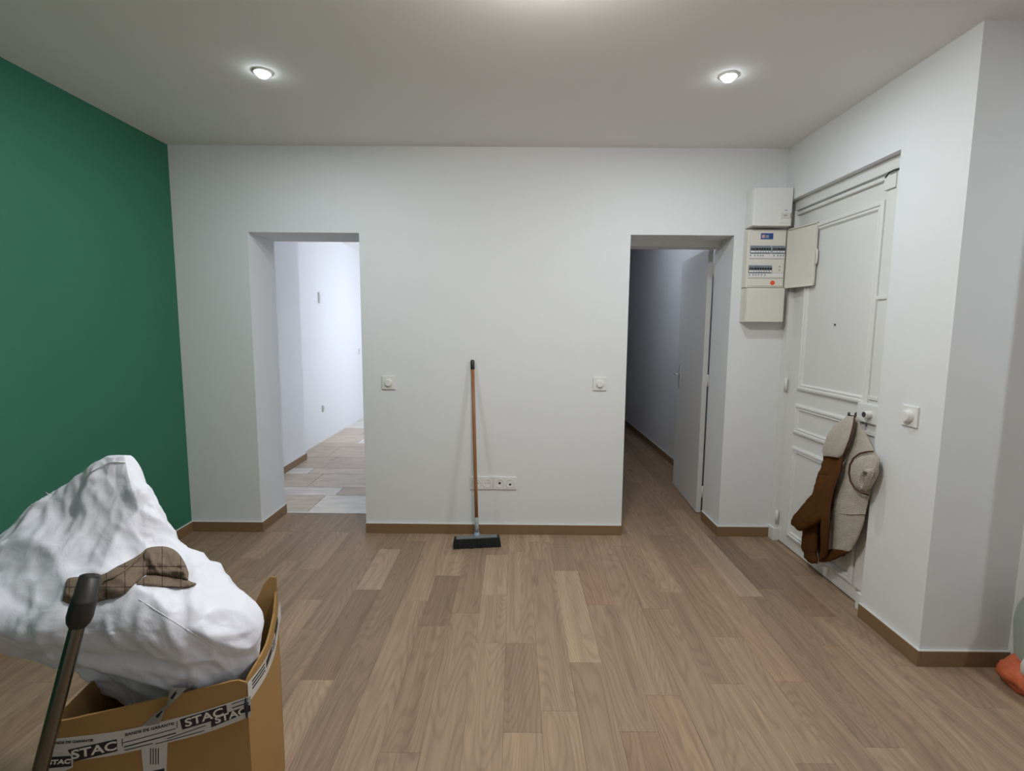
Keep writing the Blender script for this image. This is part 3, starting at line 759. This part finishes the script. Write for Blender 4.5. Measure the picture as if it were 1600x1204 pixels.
# bristle tufts in rows: each tuft a tapered bundle, joined as one brush
bm = bmesh.new(); random.seed(3)
for i in range(46):
    for j in range(6):
        s = 0.006 + i*(0.289/45); d = -0.024 + j*0.0096
        base = a + ax*s + nn*(-d) + Vector((0, 0, 0.060))
        sp = (s-0.15)*0.05
        tip = a + ax*(s + sp + random.uniform(-0.004, 0.004)) + nn*(-d*1.45 + random.uniform(-0.004, 0.004)) + Vector((0, 0, 0.0005))
        sweep(bm, [base, base.lerp(tip, 0.5), tip], [0.0045, 0.0055, 0.0048], 5)
o = bm_obj('bristles', bm, MAT['bristle'], br, origin=parent_world(br)); o['kind'] = 'stuff'

# ================================================================== CARDBOARD BOX
FL, FR = Vector((-1.090, 1.097, 0)), Vector((-0.709, 1.258, 0))
ux = (FR-FL).normalized(); uy = Vector((-0.13, 0.99, 0)).normalized()   # the open box has sagged out of square
W, DP = (FR-FL).length, 0.26
BRc, BLc = FR + uy*DP, FL + uy*DP
cx = empty('cardboard_box', ((FL+BRc)/2)); tag(cx, 'open brown cardboard box sealed with printed white tape', 'cardboard box')
ORG = parent_world(cx)
TH = 0.006
def panel(name, A, B, tops, bulge, mat=MAT['card'], z0=0.0):
    """vertical board from A to B, tops: list of (t, z); bulges outwards"""
    dirv = (B-A); n_ = Vector((dirv.y, -dirv.x, 0)).normalized()
    bm = bmesh.new(); nu, nz = 24, 12
    def topz(t):
        for (t0, z_0), (t1, z_1) in zip(tops[:-1], tops[1:]):
            if t0 <= t <= t1: return z_0 + (z_1-z_0)*(t-t0)/max(t1-t0, 1e-6)
        return tops[-1][1]
    g = {}
    for side in (0, 1):
        for i in range(nu+1):
            for j in range(nz+1):
                t = i/nu; zz = z0 + (topz(t)-z0)*j/nz
                q = A.lerp(B, t) + n_*(bulge*math.sin(math.pi*t) - side*TH)
                g[side, i, j] = bm.verts.new((q.x, q.y, zz + 0.0015*noise.noise(Vector((t*14, side, 0)))*(j == nz)))
    for side in (0, 1):
        for i in range(nu):
            for j in range(nz):
                f = [g[side, i, j], g[side, i+1, j], g[side, i+1, j+1], g[side, i, j+1]]
                bm.faces.new(f if side == 0 else f[::-1])
    for i in range(nu):
        for j in (0, nz): bm.faces.new([g[0, i, j], g[0, i+1, j], g[1, i+1, j], g[1, i, j]])
    for j in range(nz):
        for i in (0, nu): bm.faces.new([g[0, i, j], g[0, i, j+1], g[1, i, j+1], g[1, i, j]])
    return bm_obj(name, bm, mat, cx, smooth=False, origin=ORG)
pf = panel('front_panel', FL, FR, [(0, 0.500), (0.5, 0.502), (0.95, 0.503), (1.0, 0.488)], 0.006)
pr = panel('side_panel', FR, BRc, [(0, 0.486), (0.06, 0.500), (0.45, 0.520), (0.8, 0.565), (1.0, 0.615)], 0.014)
pbk = panel('back_panel', BRc, BLc, [(0, 0.655), (0.06, 0.660), (0.13, 0.60), (0.22, 0.52), (1.0, 0.50)], 0.006)
pls = panel('side_panel', BLc, FL, [(0, 0.50), (1.0, 0.500)], 0.004)
bm = bmesh.new()
vs = [bm.verts.new(q + Vector((0, 0, 0.004))) for q in (FL, FR, BRc, BLc)]; bm.faces.new(vs)
r_ = bmesh.ops.extrude_face_region(bm, geom=bm.faces[:]); bmesh.ops.translate(bm, verts=[g for g in r_['geom'] if isinstance(g, bmesh.types.BMVert)], vec=(0, 0, 0.006))
bm_obj('bottom_panel', bm, MAT['card'], cx, origin=ORG)
# printed tape: thin strips following the front and side panels
def on_front(u, v, off=0.0):
    n_ = Vector((ux.y, -ux.x, 0)); r = ray(u, v)
    P0 = FL + n_*off
    t = (P0 - CAM).dot(n_)/r.dot(n_)
    q = CAM + r*t
    return ((q-FL).dot(ux), q.z)
def bul(s, side='f'): return 0.006*math.sin(math.pi*min(max(s/W, 0), 1)) if side == 'f' else 0.014*math.sin(math.pi*min(max(s/DP, 0), 1))
NF = Vector((ux.y, -ux.x, 0)); NS = Vector((uy.y, -uy.x, 0))
def strip(name, pts_top, pts_bot, mat, parent, off, side='f', n=20):
    """strip between two polylines given in (s, z) of the panel"""
    A, U, N_ = (FL, ux, NF) if side == 'f' else (FR, uy, NS)
    tp, bt = catmull(pts_top, n), catmull(pts_bot, n)
    bm = bmesh.new(); g = []
    for (s1, z1), (s2, z2) in zip(tp, bt):
        g.append([[bm.verts.new(A + U*s + N_*(bul(s, side)+o_) + Vector((0, 0, z))) for s, z in ((s1, z1), ((s1+s2)/2, (z1+z2)/2), (s2, z2))] for o_ in (off, off-0.0008)])
    for a_, b_ in zip(g[:-1], g[1:]):
        for j in range(2):
            bm.faces.new((a_[0][j], b_[0][j], b_[0][j+1], a_[0][j+1])); bm.faces.new((a_[1][j], a_[1][j+1], b_[1][j+1], b_[1][j]))
        bm.faces.new((a_[0][0], a_[1][0], b_[1][0], b_[0][0])); bm.faces.new((a_[0][2], b_[0][2], b_[1][2], a_[1][2]))
    for e in (g[0], g[-1]): bm.faces.new((e[0][0], e[0][1], e[0][2], e[1][2], e[1][1], e[1][0]))
    return bm_obj(name, bm, mat, parent, origin=parent_world(parent))
def fpx(*pts): return [on_front(u, v) for u, v in pts]
tp = strip('tape', fpx((75, 1154), (110, 1150), (185, 1139), (260, 1122), (325, 1106), (392, 1086)), fpx((77, 1197), (110, 1188), (185, 1175), (260, 1157), (325, 1141), (392, 1118)), MAT['tape'], cx, 0.0022)
tv = strip('tape', fpx((263, 1150), (262, 1175), (261, 1204), (258, 1290), (256, 1390)), fpx((222, 1160), (223, 1180), (225, 1204), (226, 1290), (228, 1390)), MAT['tape'], cx, 0.0014)
t3 = strip('tape', fpx((76, 1172), (95, 1171), (115, 1176)), fpx((78, 1203), (97, 1203), (115, 1196)), MAT['tape'], cx, 0.0030, n=8)
def bend(o, s0):
    pw = parent_world(o.parent)
    for v in o.data.vertices:
        s_ = (v.co + pw - FL).dot(ux); v.co += NF*(bul(s_) - bul(s0))
def printed(parent, corners, text, off, bold=0.0006):
    """black block with white lettering; corners tl, tr, bl, br in photo pixels on the front panel"""
    tl, tr, bl, br_ = fpx(*corners)
    strip('print_block', [tl, tr], [bl, br_], MAT['tapeblack'], parent, off, n=6)
    c = ((tl[0]+tr[0]+bl[0]+br_[0])/4, (tl[1]+tr[1]+bl[1]+br_[1])/4)
    ang_ = math.atan2(tr[1]-tl[1], tr[0]-tl[0]); hgt = (tl[1]-bl[1])*math.cos(ang_)
    wid = math.hypot(tr[0]-tl[0], tr[1]-tl[1])
    ex = (ux*math.cos(ang_) + Vector((0, 0, 1))*math.sin(ang_)); ez = NF; ey = ez.cross(ex)
    o_ = FL + ux*c[0] + NF*(bul(c[0])+off+0.0004) + Vector((0, 0, c[1]))
    mt = Matrix(((ex.x, ey.x, ez.x, o_.x), (ex.y, ey.y, ez.y, o_.y), (ex.z, ey.z, ez.z, o_.z), (0, 0, 0, 1)))
    size = min(hgt*1.02, wid*0.33)
    sc = Matrix.Diagonal((1.18, 1, 1, 1))
    bend(text_mesh('lettering', text, size, MAT['tapetext'], parent, mt @ sc, bold=bold), c[0])
    return c, ang_
printed(tp, ((107, 1169), (184, 1151), (117, 1187), (185, 1169)), 'STAC', 0.0030)
printed(tp, ((282, 1120), (354, 1099), (286, 1136), (356, 1116)), 'STAC', 0.0030)
printed(tp, ((330, 1119), (391, 1100), (331, 1133), (392, 1109)), 'STAC', 0.0034)
printed(t3, ((74, 1181), (112, 1178), (76, 1198), (113, 1194)), 'STAC', 0.0038)
def small_text(parent, u, v, u2, v2, text, px, off):
    a_, b_ = fpx((u, v), (u2, v2)); c = ((a_[0]+b_[0])/2, (a_[1]+b_[1])/2); an = math.atan2(b_[1]-a_[1], b_[0]-a_[0])
    ex = (ux*math.cos(an) + Vector((0, 0, 1))*math.sin(an)); ey = NF.cross(ex)
    o_ = FL + ux*c[0] + NF*(bul(c[0])+off) + Vector((0, 0, c[1]))
    mt = Matrix(((ex.x, ey.x, NF.x, o_.x), (ex.y, ey.y, NF.y, o_.y), (ex.z, ey.z, NF.z, o_.z), (0, 0, 0, 1)))
    bend(text_mesh('lettering', text, px, MAT['tapeblack'], parent, mt, bold=0.0002, extrude=0.0002), c[0])
small_text(tp, 206, 1142, 265, 1128, 'BANDE DE GARANTIE', 0.0105, 0.0030)
small_text(tp, 88, 1159, 138, 1154, 'BANDE DE GARANTIE', 0.0085, 0.0030)
def line_px(parent, u, v, u2, v2, wpx, off, mat=MAT['tapeblack']):
    strip('print_line', fpx((u, v-wpx/2), (u2, v2-wpx/2)), fpx((u, v+wpx/2), (u2, v2+wpx/2)), mat, parent, off, n=4)
for (u, v, u2, v2, w_) in ((192, 1157, 276, 1134, 1.0), (195, 1163, 276, 1141, 1.6), (196, 1168, 240, 1157, 1.2), (192, 1156, 193, 1170, 12), (277, 1128, 278, 1140, 10),
                           (244, 1158, 320, 1138, 1.0), (262, 1150, 322, 1130, 1.0), (362, 1098, 388, 1090, 1.0), (363, 1104, 389, 1096, 1.4)):
    if w_ < 5: line_px(tp, u, v, u2, v2, w_, 0.0029)
    else: strip('print_line', fpx((u, v-w_/2), (u+1.2, v-w_/2)), fpx((u, v+w_/2), (u+1.2, v+w_/2)), MAT['tapeblack'], tp, 0.0029, n=4)
for k in range(4):
    strip('print_line', fpx((236+4*k, 1165), (237.3+4*k, 1165)), fpx((236+4*k, 1190), (237.3+4*k, 1190)), MAT['tapeblack'], tv, 0.0021, n=4)
strip('print_block', fpx((232, 1202), (258, 1196)), fpx((233, 1260), (258, 1256)), MAT['tapeblack'], tv, 0.0021, n=4)
# tape on the side panel
ts = strip('tape', [(0.0, 0.487), (0.10, 0.488), (0.20, 0.515), (0.28, 0.56)], [(0.0, 0.430), (0.10, 0.438), (0.20, 0.462), (0.28, 0.505)], MAT['tape'], cx, 0.002, side='s')
for s0, s1 in ((0.10, 0.145), (0.19, 0.235)):
    za = 0.452 + (s0-0.1)*0.40
    strip('print_block', [(s0, za+0.028), (s1, za+0.046)], [(s0, za+0.008), (s1, za+0.024)], MAT['tapeblack'], ts, 0.0028, side='s', n=5)
for s0, s1 in ((0.02, 0.09), (0.15, 0.185)):
    za = 0.447 + max(0, s0-0.1)*0.40
    for q in (0.008, 0.018, 0.028):
        strip('print_line', [(s0, za+q+0.004), (s1, za+q+0.006)], [(s0, za+q), (s1, za+q+0.002)], MAT['tapeblack'], ts, 0.0028, side='s', n=4)
# loose twisted end of tape sticking up from the front
lp = [on_front(u, v) for u, v in ((236, 1128), (248, 1112), (262, 1098), (272, 1080), (283, 1064))]
bm = bmesh.new(); pr_ = []
for i, (s, z) in enumerate(lp):
    wv = (0.022, 0.016, 0.010, 0.016, 0.020)[i]; tw = (0.2, 0.7, 1.6, 0.9, 0.4)[i]
    o_ = FL + ux*s + NF*(0.008 + 0.004*i) + Vector((0, 0, z))
    dv = (ux*math.cos(tw) + NF*math.sin(tw))*wv
    pr_.append((bm.verts.new(o_-dv), bm.verts.new(o_ + NF*0.004), bm.verts.new(o_+dv)))
for a_, b_ in zip(pr_[:-1], pr_[1:]):
    for j in range(2): bm.faces.new((a_[j], a_[j+1], b_[j+1], b_[j]))
bmesh.ops.solidify(bm, geom=bm.faces[:], thickness=0.0008)
te = bm_obj('tape_end', bm, MAT['tape'], cx, origin=ORG)
for i in range(2):
    (s, z), (s2, z2) = lp[1+2*i], lp[2+2*i if i == 0 else 4]
    bm = bmesh.new()
    A_ = FL + ux*s + NF*(0.016+0.008*i) + Vector((0, 0, z)); B_ = FL + ux*s2 + NF*(0.020+0.008*i) + Vector((0, 0, z2))
    sweep(bm, [A_, A_.lerp(B_, 0.6)], [0.004, 0.003], 6); bm_obj('print_line', bm, MAT['tapeblack'], te, origin=ORG)
tube('torn_split', [FR + NF*0.003 + ux*-0.004 + Vector((0, 0, z)) for z in (0.448, 0.42, 0.39)], [0.002, 0.006, 0.002], MAT['tapeblack'], cx, n=6)

# ================================================================== WHITE SACK
rows_px = [ # y, left x, right x, depth centre, front, back
    (717, 170, 198, 1.50, 0.010, 0.02), (727, 152, 207, 1.495, 0.022, 0.03), (745, 126, 221, 1.485, 0.035, 0.05), (768, 90, 240, 1.47, 0.050, 0.07),
    (795, 46, 254, 1.455, 0.065, 0.09), (820, 18, 258, 1.435, 0.080, 0.11), (845, -6, 263, 1.41, 0.095, 0.13), (866, -22, 292, 1.40, 0.120, 0.14), (890, -24, 332, 1.385, 0.165, 0.15),
    (915, -20, 366, 1.365, 0.195, 0.15), (940, -6, 388, 1.35, 0.205, 0.14), (962, 10, 402, 1.335, 0.19, 0.13), (985, 30, 406, 1.33, 0.165, 0.12), (1005, 62, 402, 1.325, 0.14, 0.11),
    (1028, 100, 394, 1.32, 0.115, 0.10), (1050, 140, 384, 1.315, 0.095, 0.09), (1075, 172, 374, 1.31, 0.08, 0.08), (1105, 205, 364, 1.30, 0.065, 0.07), (1140, 230, 350, 1.295, 0.05, 0.05), (1170, 260, 330, 1.29, 0.02, 0.02)]
rows3 = []
for (yy, xl, xr, yc, f, b) in rows_px:
    rows3.append((on_y(xl, yy, yc), on_y(xr, yy, yc), f, b))
def crumple(co, k, seed):
    d, _ = noise.voronoi(co*k + Vector((seed, seed*0.7, seed*1.3)))
    return min(d[1]-d[0], 0.5)
def sack_disp(co):
    wob = Vector((noise.noise(co*5), noise.noise(co*5 + Vector((7, 3, 1))), noise.noise(co*5 + Vector((2, 8, 5)))))*0.05
    q = co + wob
    st = Vector((q.x, q.y, q.z*0.8 + q.x*0.5))
    d = 0.060*(0.20-crumple(st, 4.2, 1.0)) + 0.022*(0.2-crumple(st, 10.0, 4.0)) + 0.006*(0.2-crumple(st, 24.0, 2.0)) + 0.012*noise.noise(co*4.0 + Vector((9, 2, 4)))
    # deep horizontal tucks under the overhang at the left
    u = (co.x + 1.05)/0.30
    tk = max(0.0, 1 - u*u)
    d -= 0.020*tk*max(0, math.sin((co.z + 0.25*co.x)*58.0))*max(0, 1-abs(co.z-0.56)/0.16)
    # gathers running up to the mouth
    if co.z > 0.84:
        d += 0.0025*min(1, (co.z-0.84)/0.10)*math.sin((co.x*0.9 + (co.z-0.8)*1.4)*80 + 4*noise.noise(co*5))
    return d*0.85 - 0.003
sk = empty('woven_sack', (-1.08, 1.36, 0.0)); tag(sk, 'large white woven plastic sack stuffed into the cardboard box', 'sack')
sb = loft('sack_body', rows3, MAT['sack'], sk, n_rows=170, n_seg=220, power=0.86, disp=sack_disp, normal=(0.0, -1, 0.22))
# lookup of the sack surface
dgm = sb.data; so = parent_world(sk)
bvh = BVHTree.FromPolygons([v.co + so for v in dgm.vertices], [tuple(p.vertices) for p in dgm.polygons])
def on_sack(u, v, off=0.0):
    r = ray(u, v).normalized()
    hit, nrm, _, dist = bvh.ray_cast(CAM, r)
    if hit is None:
        q, nrm, _, _ = bvh.find_nearest(on_y(u, v, 1.3)); hit = q
    return hit - r*off, nrm
seam_pts = [on_sack(u, v, 0.0)[0] for u, v in [(217 + i*4.6, 936 + i*2.9) for i in range(28)]]
tube('seam', seam_pts, 0.0012, MAT['seam'], sk, n=6)
for pts in (((80, 780), (74, 772), (70, 769), (82, 776), (88, 792)), ((44, 798), (48, 791), (57, 786), (62, 784)), ((84, 792), (86, 797), (80, 794))):
    q = [on_y(u, v, 1.455) for u, v in pts]
    tube('frayed_thread', q, 0.0024, MAT['seam'], sk, n=5)
# hem strip along the open mouth of the sack
tube('mouth_hem', [on_sack(u, v, 0.002)[0] for u, v in [(196, 722), (186, 722), (172, 722), (158, 729), (140, 740)]], 0.003, MAT['seam'], sk, n=6)

# ================================================================== FLAT CAP (lies on the sack)
cp_ = empty('flat_cap', on_sack(205, 905)[0]); tag(cp_, 'crumpled tan plaid flat cap lying on the white sack', 'cap')
def drape(name, pairs, bulge, mat, parent, nr=36, ns=14, seed=0, lift=0.0):
    """cloth pad lying on the sack; pairs of (top edge, lower edge) photo points along its length"""
    pr2 = catmull([tuple(a_) + tuple(b_) for a_, b_ in pairs], nr)
    bm = bmesh.new(); uvl = bm.loops.layers.uv.new('UVMap'); top, bot, uvs = [], [], {}
    for i, (u1, v1, u2, v2) in enumerate(pr2):
        rt, rb = [], []
        e = math.sin(math.pi*(0.04 + 0.92*i/(nr-1)))**0.5
        for j in range(ns):
            f = j/(ns-1); u, v = u1+(u2-u1)*f, v1+(v2-v1)*f
            prof = (math.sin(math.pi*f)**0.6 if 0 < f < 1 else 0)*e
            base, nrm = on_sack(u, v)
            wr = 0.22*noise.noise(Vector((u*0.06, v*0.12, seed))) + 0.15*noise.noise(Vector((u*0.15, v*0.2, seed+5)))
            h = lift + bulge*prof*(1+wr*1.8)
            rr = ray(u, v).normalized()
            tv_ = bm.verts.new(base - rr*(h + 0.002)); bv_ = bm.verts.new(base - rr*(lift*0.6 - 0.004))
            uvs[tv_] = uvs[bv_] = (u*0.00155, v*0.00155)
            rt.append(tv_); rb.append(bv_)
        top.append(rt); bot.append(rb)
    def face(*v):
        fc = bm.faces.new(v)
        for l in fc.loops: l[uvl].uv = uvs[l.vert]
    for i in range(nr-1):
        for j in range(ns-1):
            face(top[i][j], top[i][j+1], top[i+1][j+1], top[i+1][j]); face(bot[i][j], bot[i+1][j], bot[i+1][j+1], bot[i][j+1])
        face(top[i][0], top[i+1][0], bot[i+1][0], bot[i][0]); face(top[i][-1], bot[i][-1], bot[i+1][-1], top[i+1][-1])
    for i in (0, nr-1):
        for j in range(ns-1): face(top[i][j], bot[i][j], bot[i][j+1], top[i][j+1])
    return bm_obj(name, bm, mat, parent, smooth=True, origin=parent_world(parent))
drape('brim', [((214, 909), (214, 913)), ((232, 898), (228, 914)), ((258, 896), (254, 917)), ((284, 901), (284, 919)), ((298, 908), (296, 917)), ((307, 911), (306, 913))], 0.016, MAT['plaid'], cp_, seed=3)
drape('crown', [((222, 864), (230, 898)), ((230, 856), (243, 898)), ((248, 853), (257, 901)), ((265, 855), (270, 903)), ((278, 863), (282, 905)), ((289, 879), (290, 907)), ((295, 895), (294, 905))], 0.045, MAT['plaid'], cp_, seed=1)
drape('side_fold', [((104, 906), (97, 938)), ((110, 902), (110, 944)), ((132, 900), (135, 946)), ((160, 897), (160, 938)), ((182, 885), (190, 931)), ((206, 873), (212, 911)), ((222, 863), (236, 893)), ((228, 860), (262, 890))], 0.026, MAT['plaid'], cp_, seed=7)
tube('seam_edge', [on_sack(u, v, 0.029)[0] for u, v in ((163, 908), (180, 900), (198, 889), (212, 876), (224, 862))], 0.0022, MAT['plaid'], cp_, n=6)

# ================================================================== VACUUM TUBE
q_top = on_y(141, 900, 1.105); q_low = on_y(66, 1190, 1.035)
dirt = (q_low - q_top).normalized()
q_end = q_top + dirt*((q_top.z - 0.004)/-dirt.z)
vt = empty('vacuum_tube', (q_end.x, q_end.y, 0.0)); tag(vt, 'dark metal vacuum cleaner tube leaning on the white sack', 'vacuum tube')
Lt = (q_end - q_top).length
at = lambda d: q_top + dirt*d
tube('pipe', [at(0.09), at(0.3), at(Lt)], 0.0152, MAT['tube'], vt, n=24, caps=False)
bm = bmesh.new(); n = 28
rg = sweep(bm, [at(0.115), at(0.105), at(0.092), at(0.055), at(0.050), at(0.049), at(0.0)], [0.0165, 0.0225, 0.0255, 0.0248, 0.0245, 0.0228, 0.0205], n, caps=False)
rg2 = sweep(bm, [at(0.0), at(0.05), at(0.095)], [0.0165, 0.0155, 0.0150], n, caps=False)
for k in range(n): bm.faces.new((rg[-1][k], rg[-1][(k+1) % n], rg2[0][(k+1) % n], rg2[0][k]))
bm_obj('collar', bm, MAT['tubegrip'], vt, smooth=True, origin=parent_world(vt))

# ================================================================== COAT ON THE DOOR
ct = empty('shearling_coat', (1.79, 2.672, 0.98)); tag(ct, 'brown suede coat with cream fleece lining hanging on the entrance door', 'coat')
def crow(L_, R_, X_, f, b, X2=None):
    return (on_x(L_[0], L_[1], X_), on_x(R_[0], R_[1], X2 if X2 else X_), f, b)
def cloth_disp(amp, sc, seed):
    def f(co):
        q = co*sc + Vector((seed, seed*2, 0))
        return amp*(noise.noise(Vector((q.x, q.y, q.z*0.5))) + 0.5*noise.noise(q*2.7))
    return f
NX = (-1, -0.1, 0)
def cpart(name, pts, mat, amp, sc, seed, nr, ns):
    loft(name, [crow(p[0], p[1], p[2], p[3], p[4]) for p in pts], mat, ct, n_rows=nr, n_seg=ns, disp=cloth_disp(amp, sc, seed), normal=NX)
cpart('lining', [((1332, 652), (1338, 652), 1.775, .006, .008), ((1330, 668), (1347, 668), 1.765, .010, .012), ((1324, 688), (1358, 690), 1.755, .013, .012), ((1318, 708), (1366, 709), 1.748, .016, .006),
                ((1315, 735), (1367, 738), 1.744, .018, .004), ((1305, 765), (1361, 767), 1.744, .018, .004), ((1299, 790), (1357, 788), 1.744, .017, .006), ((1297, 815), (1351, 812), 1.745, .016, .010),
                ((1295, 840), (1341, 840), 1.75, .014, .014), ((1293, 858), (1329, 861), 1.755, .010, .012)], MAT['fleece'], 0.007, 10, 2, 70, 56)
cpart('outer_back', [((1300, 700), (1350, 700), 1.79, .01, .01), ((1285, 740), (1352, 745), 1.79, .012, .010), ((1275, 800), (1346, 800), 1.79, .012, .010), ((1278, 850), (1335, 850), 1.79, .012, .010), ((1280, 874), (1318, 868), 1.79, .008, .006)],
      MAT['suede'], 0.004, 9, 4, 30, 32)
cpart('front_flap', [((1288, 704), (1319, 702), 1.730, .008, .02), ((1285, 722), (1316, 722), 1.728, .012, .02), ((1278, 745), (1312, 740), 1.726, .014, .02), ((1271, 765), (1304, 765), 1.724, .014, .02), ((1268, 782), (1298, 790), 1.724, .012, .02), ((1272, 806), (1294, 806), 1.726, .008, .015)],
      MAT['suede'], 0.009, 14, 6, 50, 40)
cpart('sleeve', [((1262, 786), (1284, 786), 1.752, .016, .022), ((1256, 812), (1278, 812), 1.748, .020, .024), ((1254, 836), (1276, 834), 1.745, .020, .024), ((1253, 856), (1275, 858), 1.743, .018, .022), ((1256, 864), (1274, 865), 1.743, .014, .018),
                ((1257, 871), (1276, 874), 1.743, .016, .020), ((1263, 878), (1276, 880), 1.743, .010, .012)], MAT['suede'], 0.007, 14, 14, 44, 36)
cpart('sleeve', [((1280, 742), (1306, 744), 1.712, .008, .02), ((1272, 762), (1300, 772), 1.702, .014, .022), ((1264, 777), (1293, 800), 1.696, .018, .026), ((1253, 789), (1282, 813), 1.692, .020, .028), ((1243, 800), (1268, 821), 1.692, .018, .028),
                ((1237, 811), (1256, 827), 1.694, .016, .026), ((1236, 818), (1250, 829), 1.696, .010, .018)], MAT['suede'], 0.008, 14, 11, 50, 40)
cpart('front_edge', [((1306, 726), (1317, 710), 1.700, .006, .010), ((1300, 742), (1314, 735), 1.698, .008, .010), ((1291, 765), (1303, 764), 1.694, .009, .010), ((1285, 792), (1297, 790), 1.692, .009, .010), ((1283, 824), (1296, 815), 1.696, .009, .010), ((1283, 850), (1294, 850), 1.706, .008, .010), ((1280, 877), (1293, 866), 1.722, .006, .008)],
      MAT['suede'], 0.003, 14, 8, 50, 24)
cpart('hem', [((1282, 862), (1280, 878), 1.735, .006, .010), ((1296, 858), (1295, 877), 1.742, .008, .012), ((1312, 858), (1311, 870), 1.748, .008, .012), ((1330, 856), (1330, 861), 1.755, .005, .006)], MAT['suede'], 0.003, 12, 9, 24, 20)
cpart('collar', [((1322, 649), (1336, 650), 1.745, .006, .010), ((1316, 656), (1335, 661), 1.732, .010, .014), ((1303, 667), (1332, 674), 1.718, .012, .016), ((1294, 678), (1328, 688), 1.710, .013, .016), ((1288, 692), (1323, 699), 1.706, .013, .014), ((1284, 704), (1318, 709), 1.704, .010, .010), ((1287, 712), (1313, 714), 1.706, .006, .006)],
      MAT['fleece'], 0.006, 11, 17, 46, 40)
tube('piping', [on_x(u, v, x_) for u, v, x_ in ((1335.5, 649, 1.742), (1334, 661, 1.728), (1331, 674, 1.712), (1327, 688, 1.703), (1322, 700, 1.697), (1317.5, 711, 1.694), (1315, 722, 1.692), (1313, 736, 1.691), (1302.5, 764, 1.688), (1297, 790, 1.686), (1295.5, 815, 1.690), (1293.5, 850, 1.700))], 0.0038, MAT['piping'], ct, n=8)
# inside-out sleeve pushed through the armhole
cpart('sleeve_lining', [((1348, 707), (1364, 707), 1.722, .008, .02), ((1338, 716), (1369, 716), 1.714, .016, .03), ((1333, 730), (1370, 728), 1.710, .020, .03), ((1332, 744), (1368, 740), 1.710, .020, .03), ((1336, 757), (1363, 750), 1.713, .015, .03), ((1344, 767), (1358, 762), 1.720, .008, .02)],
      MAT['fleece'], 0.006, 16, 21, 40, 40)
c0 = on_x(1353, 746, 1.686)
pts_r = []
for k in range(24):
    a_ = 2*math.pi*k/24
    pts_r.append(c0 + Vector((0.003*math.sin(3*a_), 0.022*math.cos(a_) - 0.012*math.sin(a_), 0.048*math.sin(a_) + 0.01*math.cos(2*a_))))
bm = bmesh.new(); rings = []
for grow, dx in ((1.25, 0.012), (1.12, -0.006), (1.0, -0.014), (0.84, -0.012), (0.74, 0.002), (0.66, 0.016)):
    rings.append([bm.verts.new(c0 + (q - c0)*grow + Vector((dx, 0, 0))) for q in pts_r])
for a_, b_ in zip(rings[:-1], rings[1:]):
    for k in range(24): bm.faces.new((a_[k], a_[(k+1) % 24], b_[(k+1) % 24], b_[k]))
bm_obj('sleeve_mouth', bm, MAT['fleece'], ct, smooth=True, origin=parent_world(ct))
tube('piping', [on_x(u, v, x_) for u, v, x_ in ((1364, 705, 1.712), (1355, 705.5, 1.704), (1344, 708, 1.70), (1334, 715, 1.695), (1328, 726, 1.692), (1326.5, 739, 1.692), (1329, 752, 1.696), (1336, 763, 1.702), (1346, 770, 1.710), (1357, 773, 1.722))], 0.0042, MAT['piping'], ct, n=8)
tube('pocket_seam', [on_x(u, v, x_) for u, v, x_ in ((1299, 796, 1.731), (1312, 801, 1.7265), (1330, 803, 1.7255), (1352, 802, 1.735))], 0.0035, MAT['fleece'], ct, n=6)

# ================================================================== PRINTED PLASTIC SACK AT THE RIGHT EDGE
pbg = empty('plaster_bag', (2.03, 1.86, 0.0)); tag(pbg, 'pale green plastic building bag with orange base beside the right wall', 'bag')
Yb = 1.86
def prow(z, x0, x1, f, b, dx=0.0): return (Vector((x0+0.056, Yb, z)), Vector((x1, Yb, z)), f*0.6, b)
loft('film', [prow(0.10, 1.995, 2.11, .09, .10), prow(0.16, 1.992, 2.12, .11, .12), prow(0.25, 1.988, 2.12, .12, .13), prow(0.33, 1.982, 2.12, .11, .12), prow(0.40, 1.986, 2.11, .07, .08), prow(0.44, 1.985, 2.09, .03, .04), prow(0.455, 2.0, 2.07, .01, .02)],
     MAT['printbag'], pbg, n_rows=30, n_seg=40, disp=cloth_disp(0.006, 9, 31), normal=(0, -1, 0))
loft('orange_base', [prow(0.002, 1.965, 2.11, .09, .10), prow(0.03, 1.945, 2.125, .12, .13), prow(0.065, 1.932, 2.125, .13, .13), prow(0.10, 1.955, 2.12, .12, .12), prow(0.125, 1.975, 2.11, .10, .10)],
     MAT['orange'], pbg, n_rows=24, n_seg=48, disp=cloth_disp(0.013, 28, 33), normal=(0, -1, 0))
loft('white_fold', [prow(0.09, 1.962, 2.03, .15, .01), prow(0.11, 1.940, 2.05, .17, .01), prow(0.14, 1.936, 2.05, .17, .01), prow(0.17, 1.942, 2.04, .165, .01), prow(0.185, 1.957, 2.02, .14, .01)],
     MAT['bagwhite'], pbg, n_rows=16, n_seg=28, disp=cloth_disp(0.005, 22, 35), normal=(0, -1, 0))
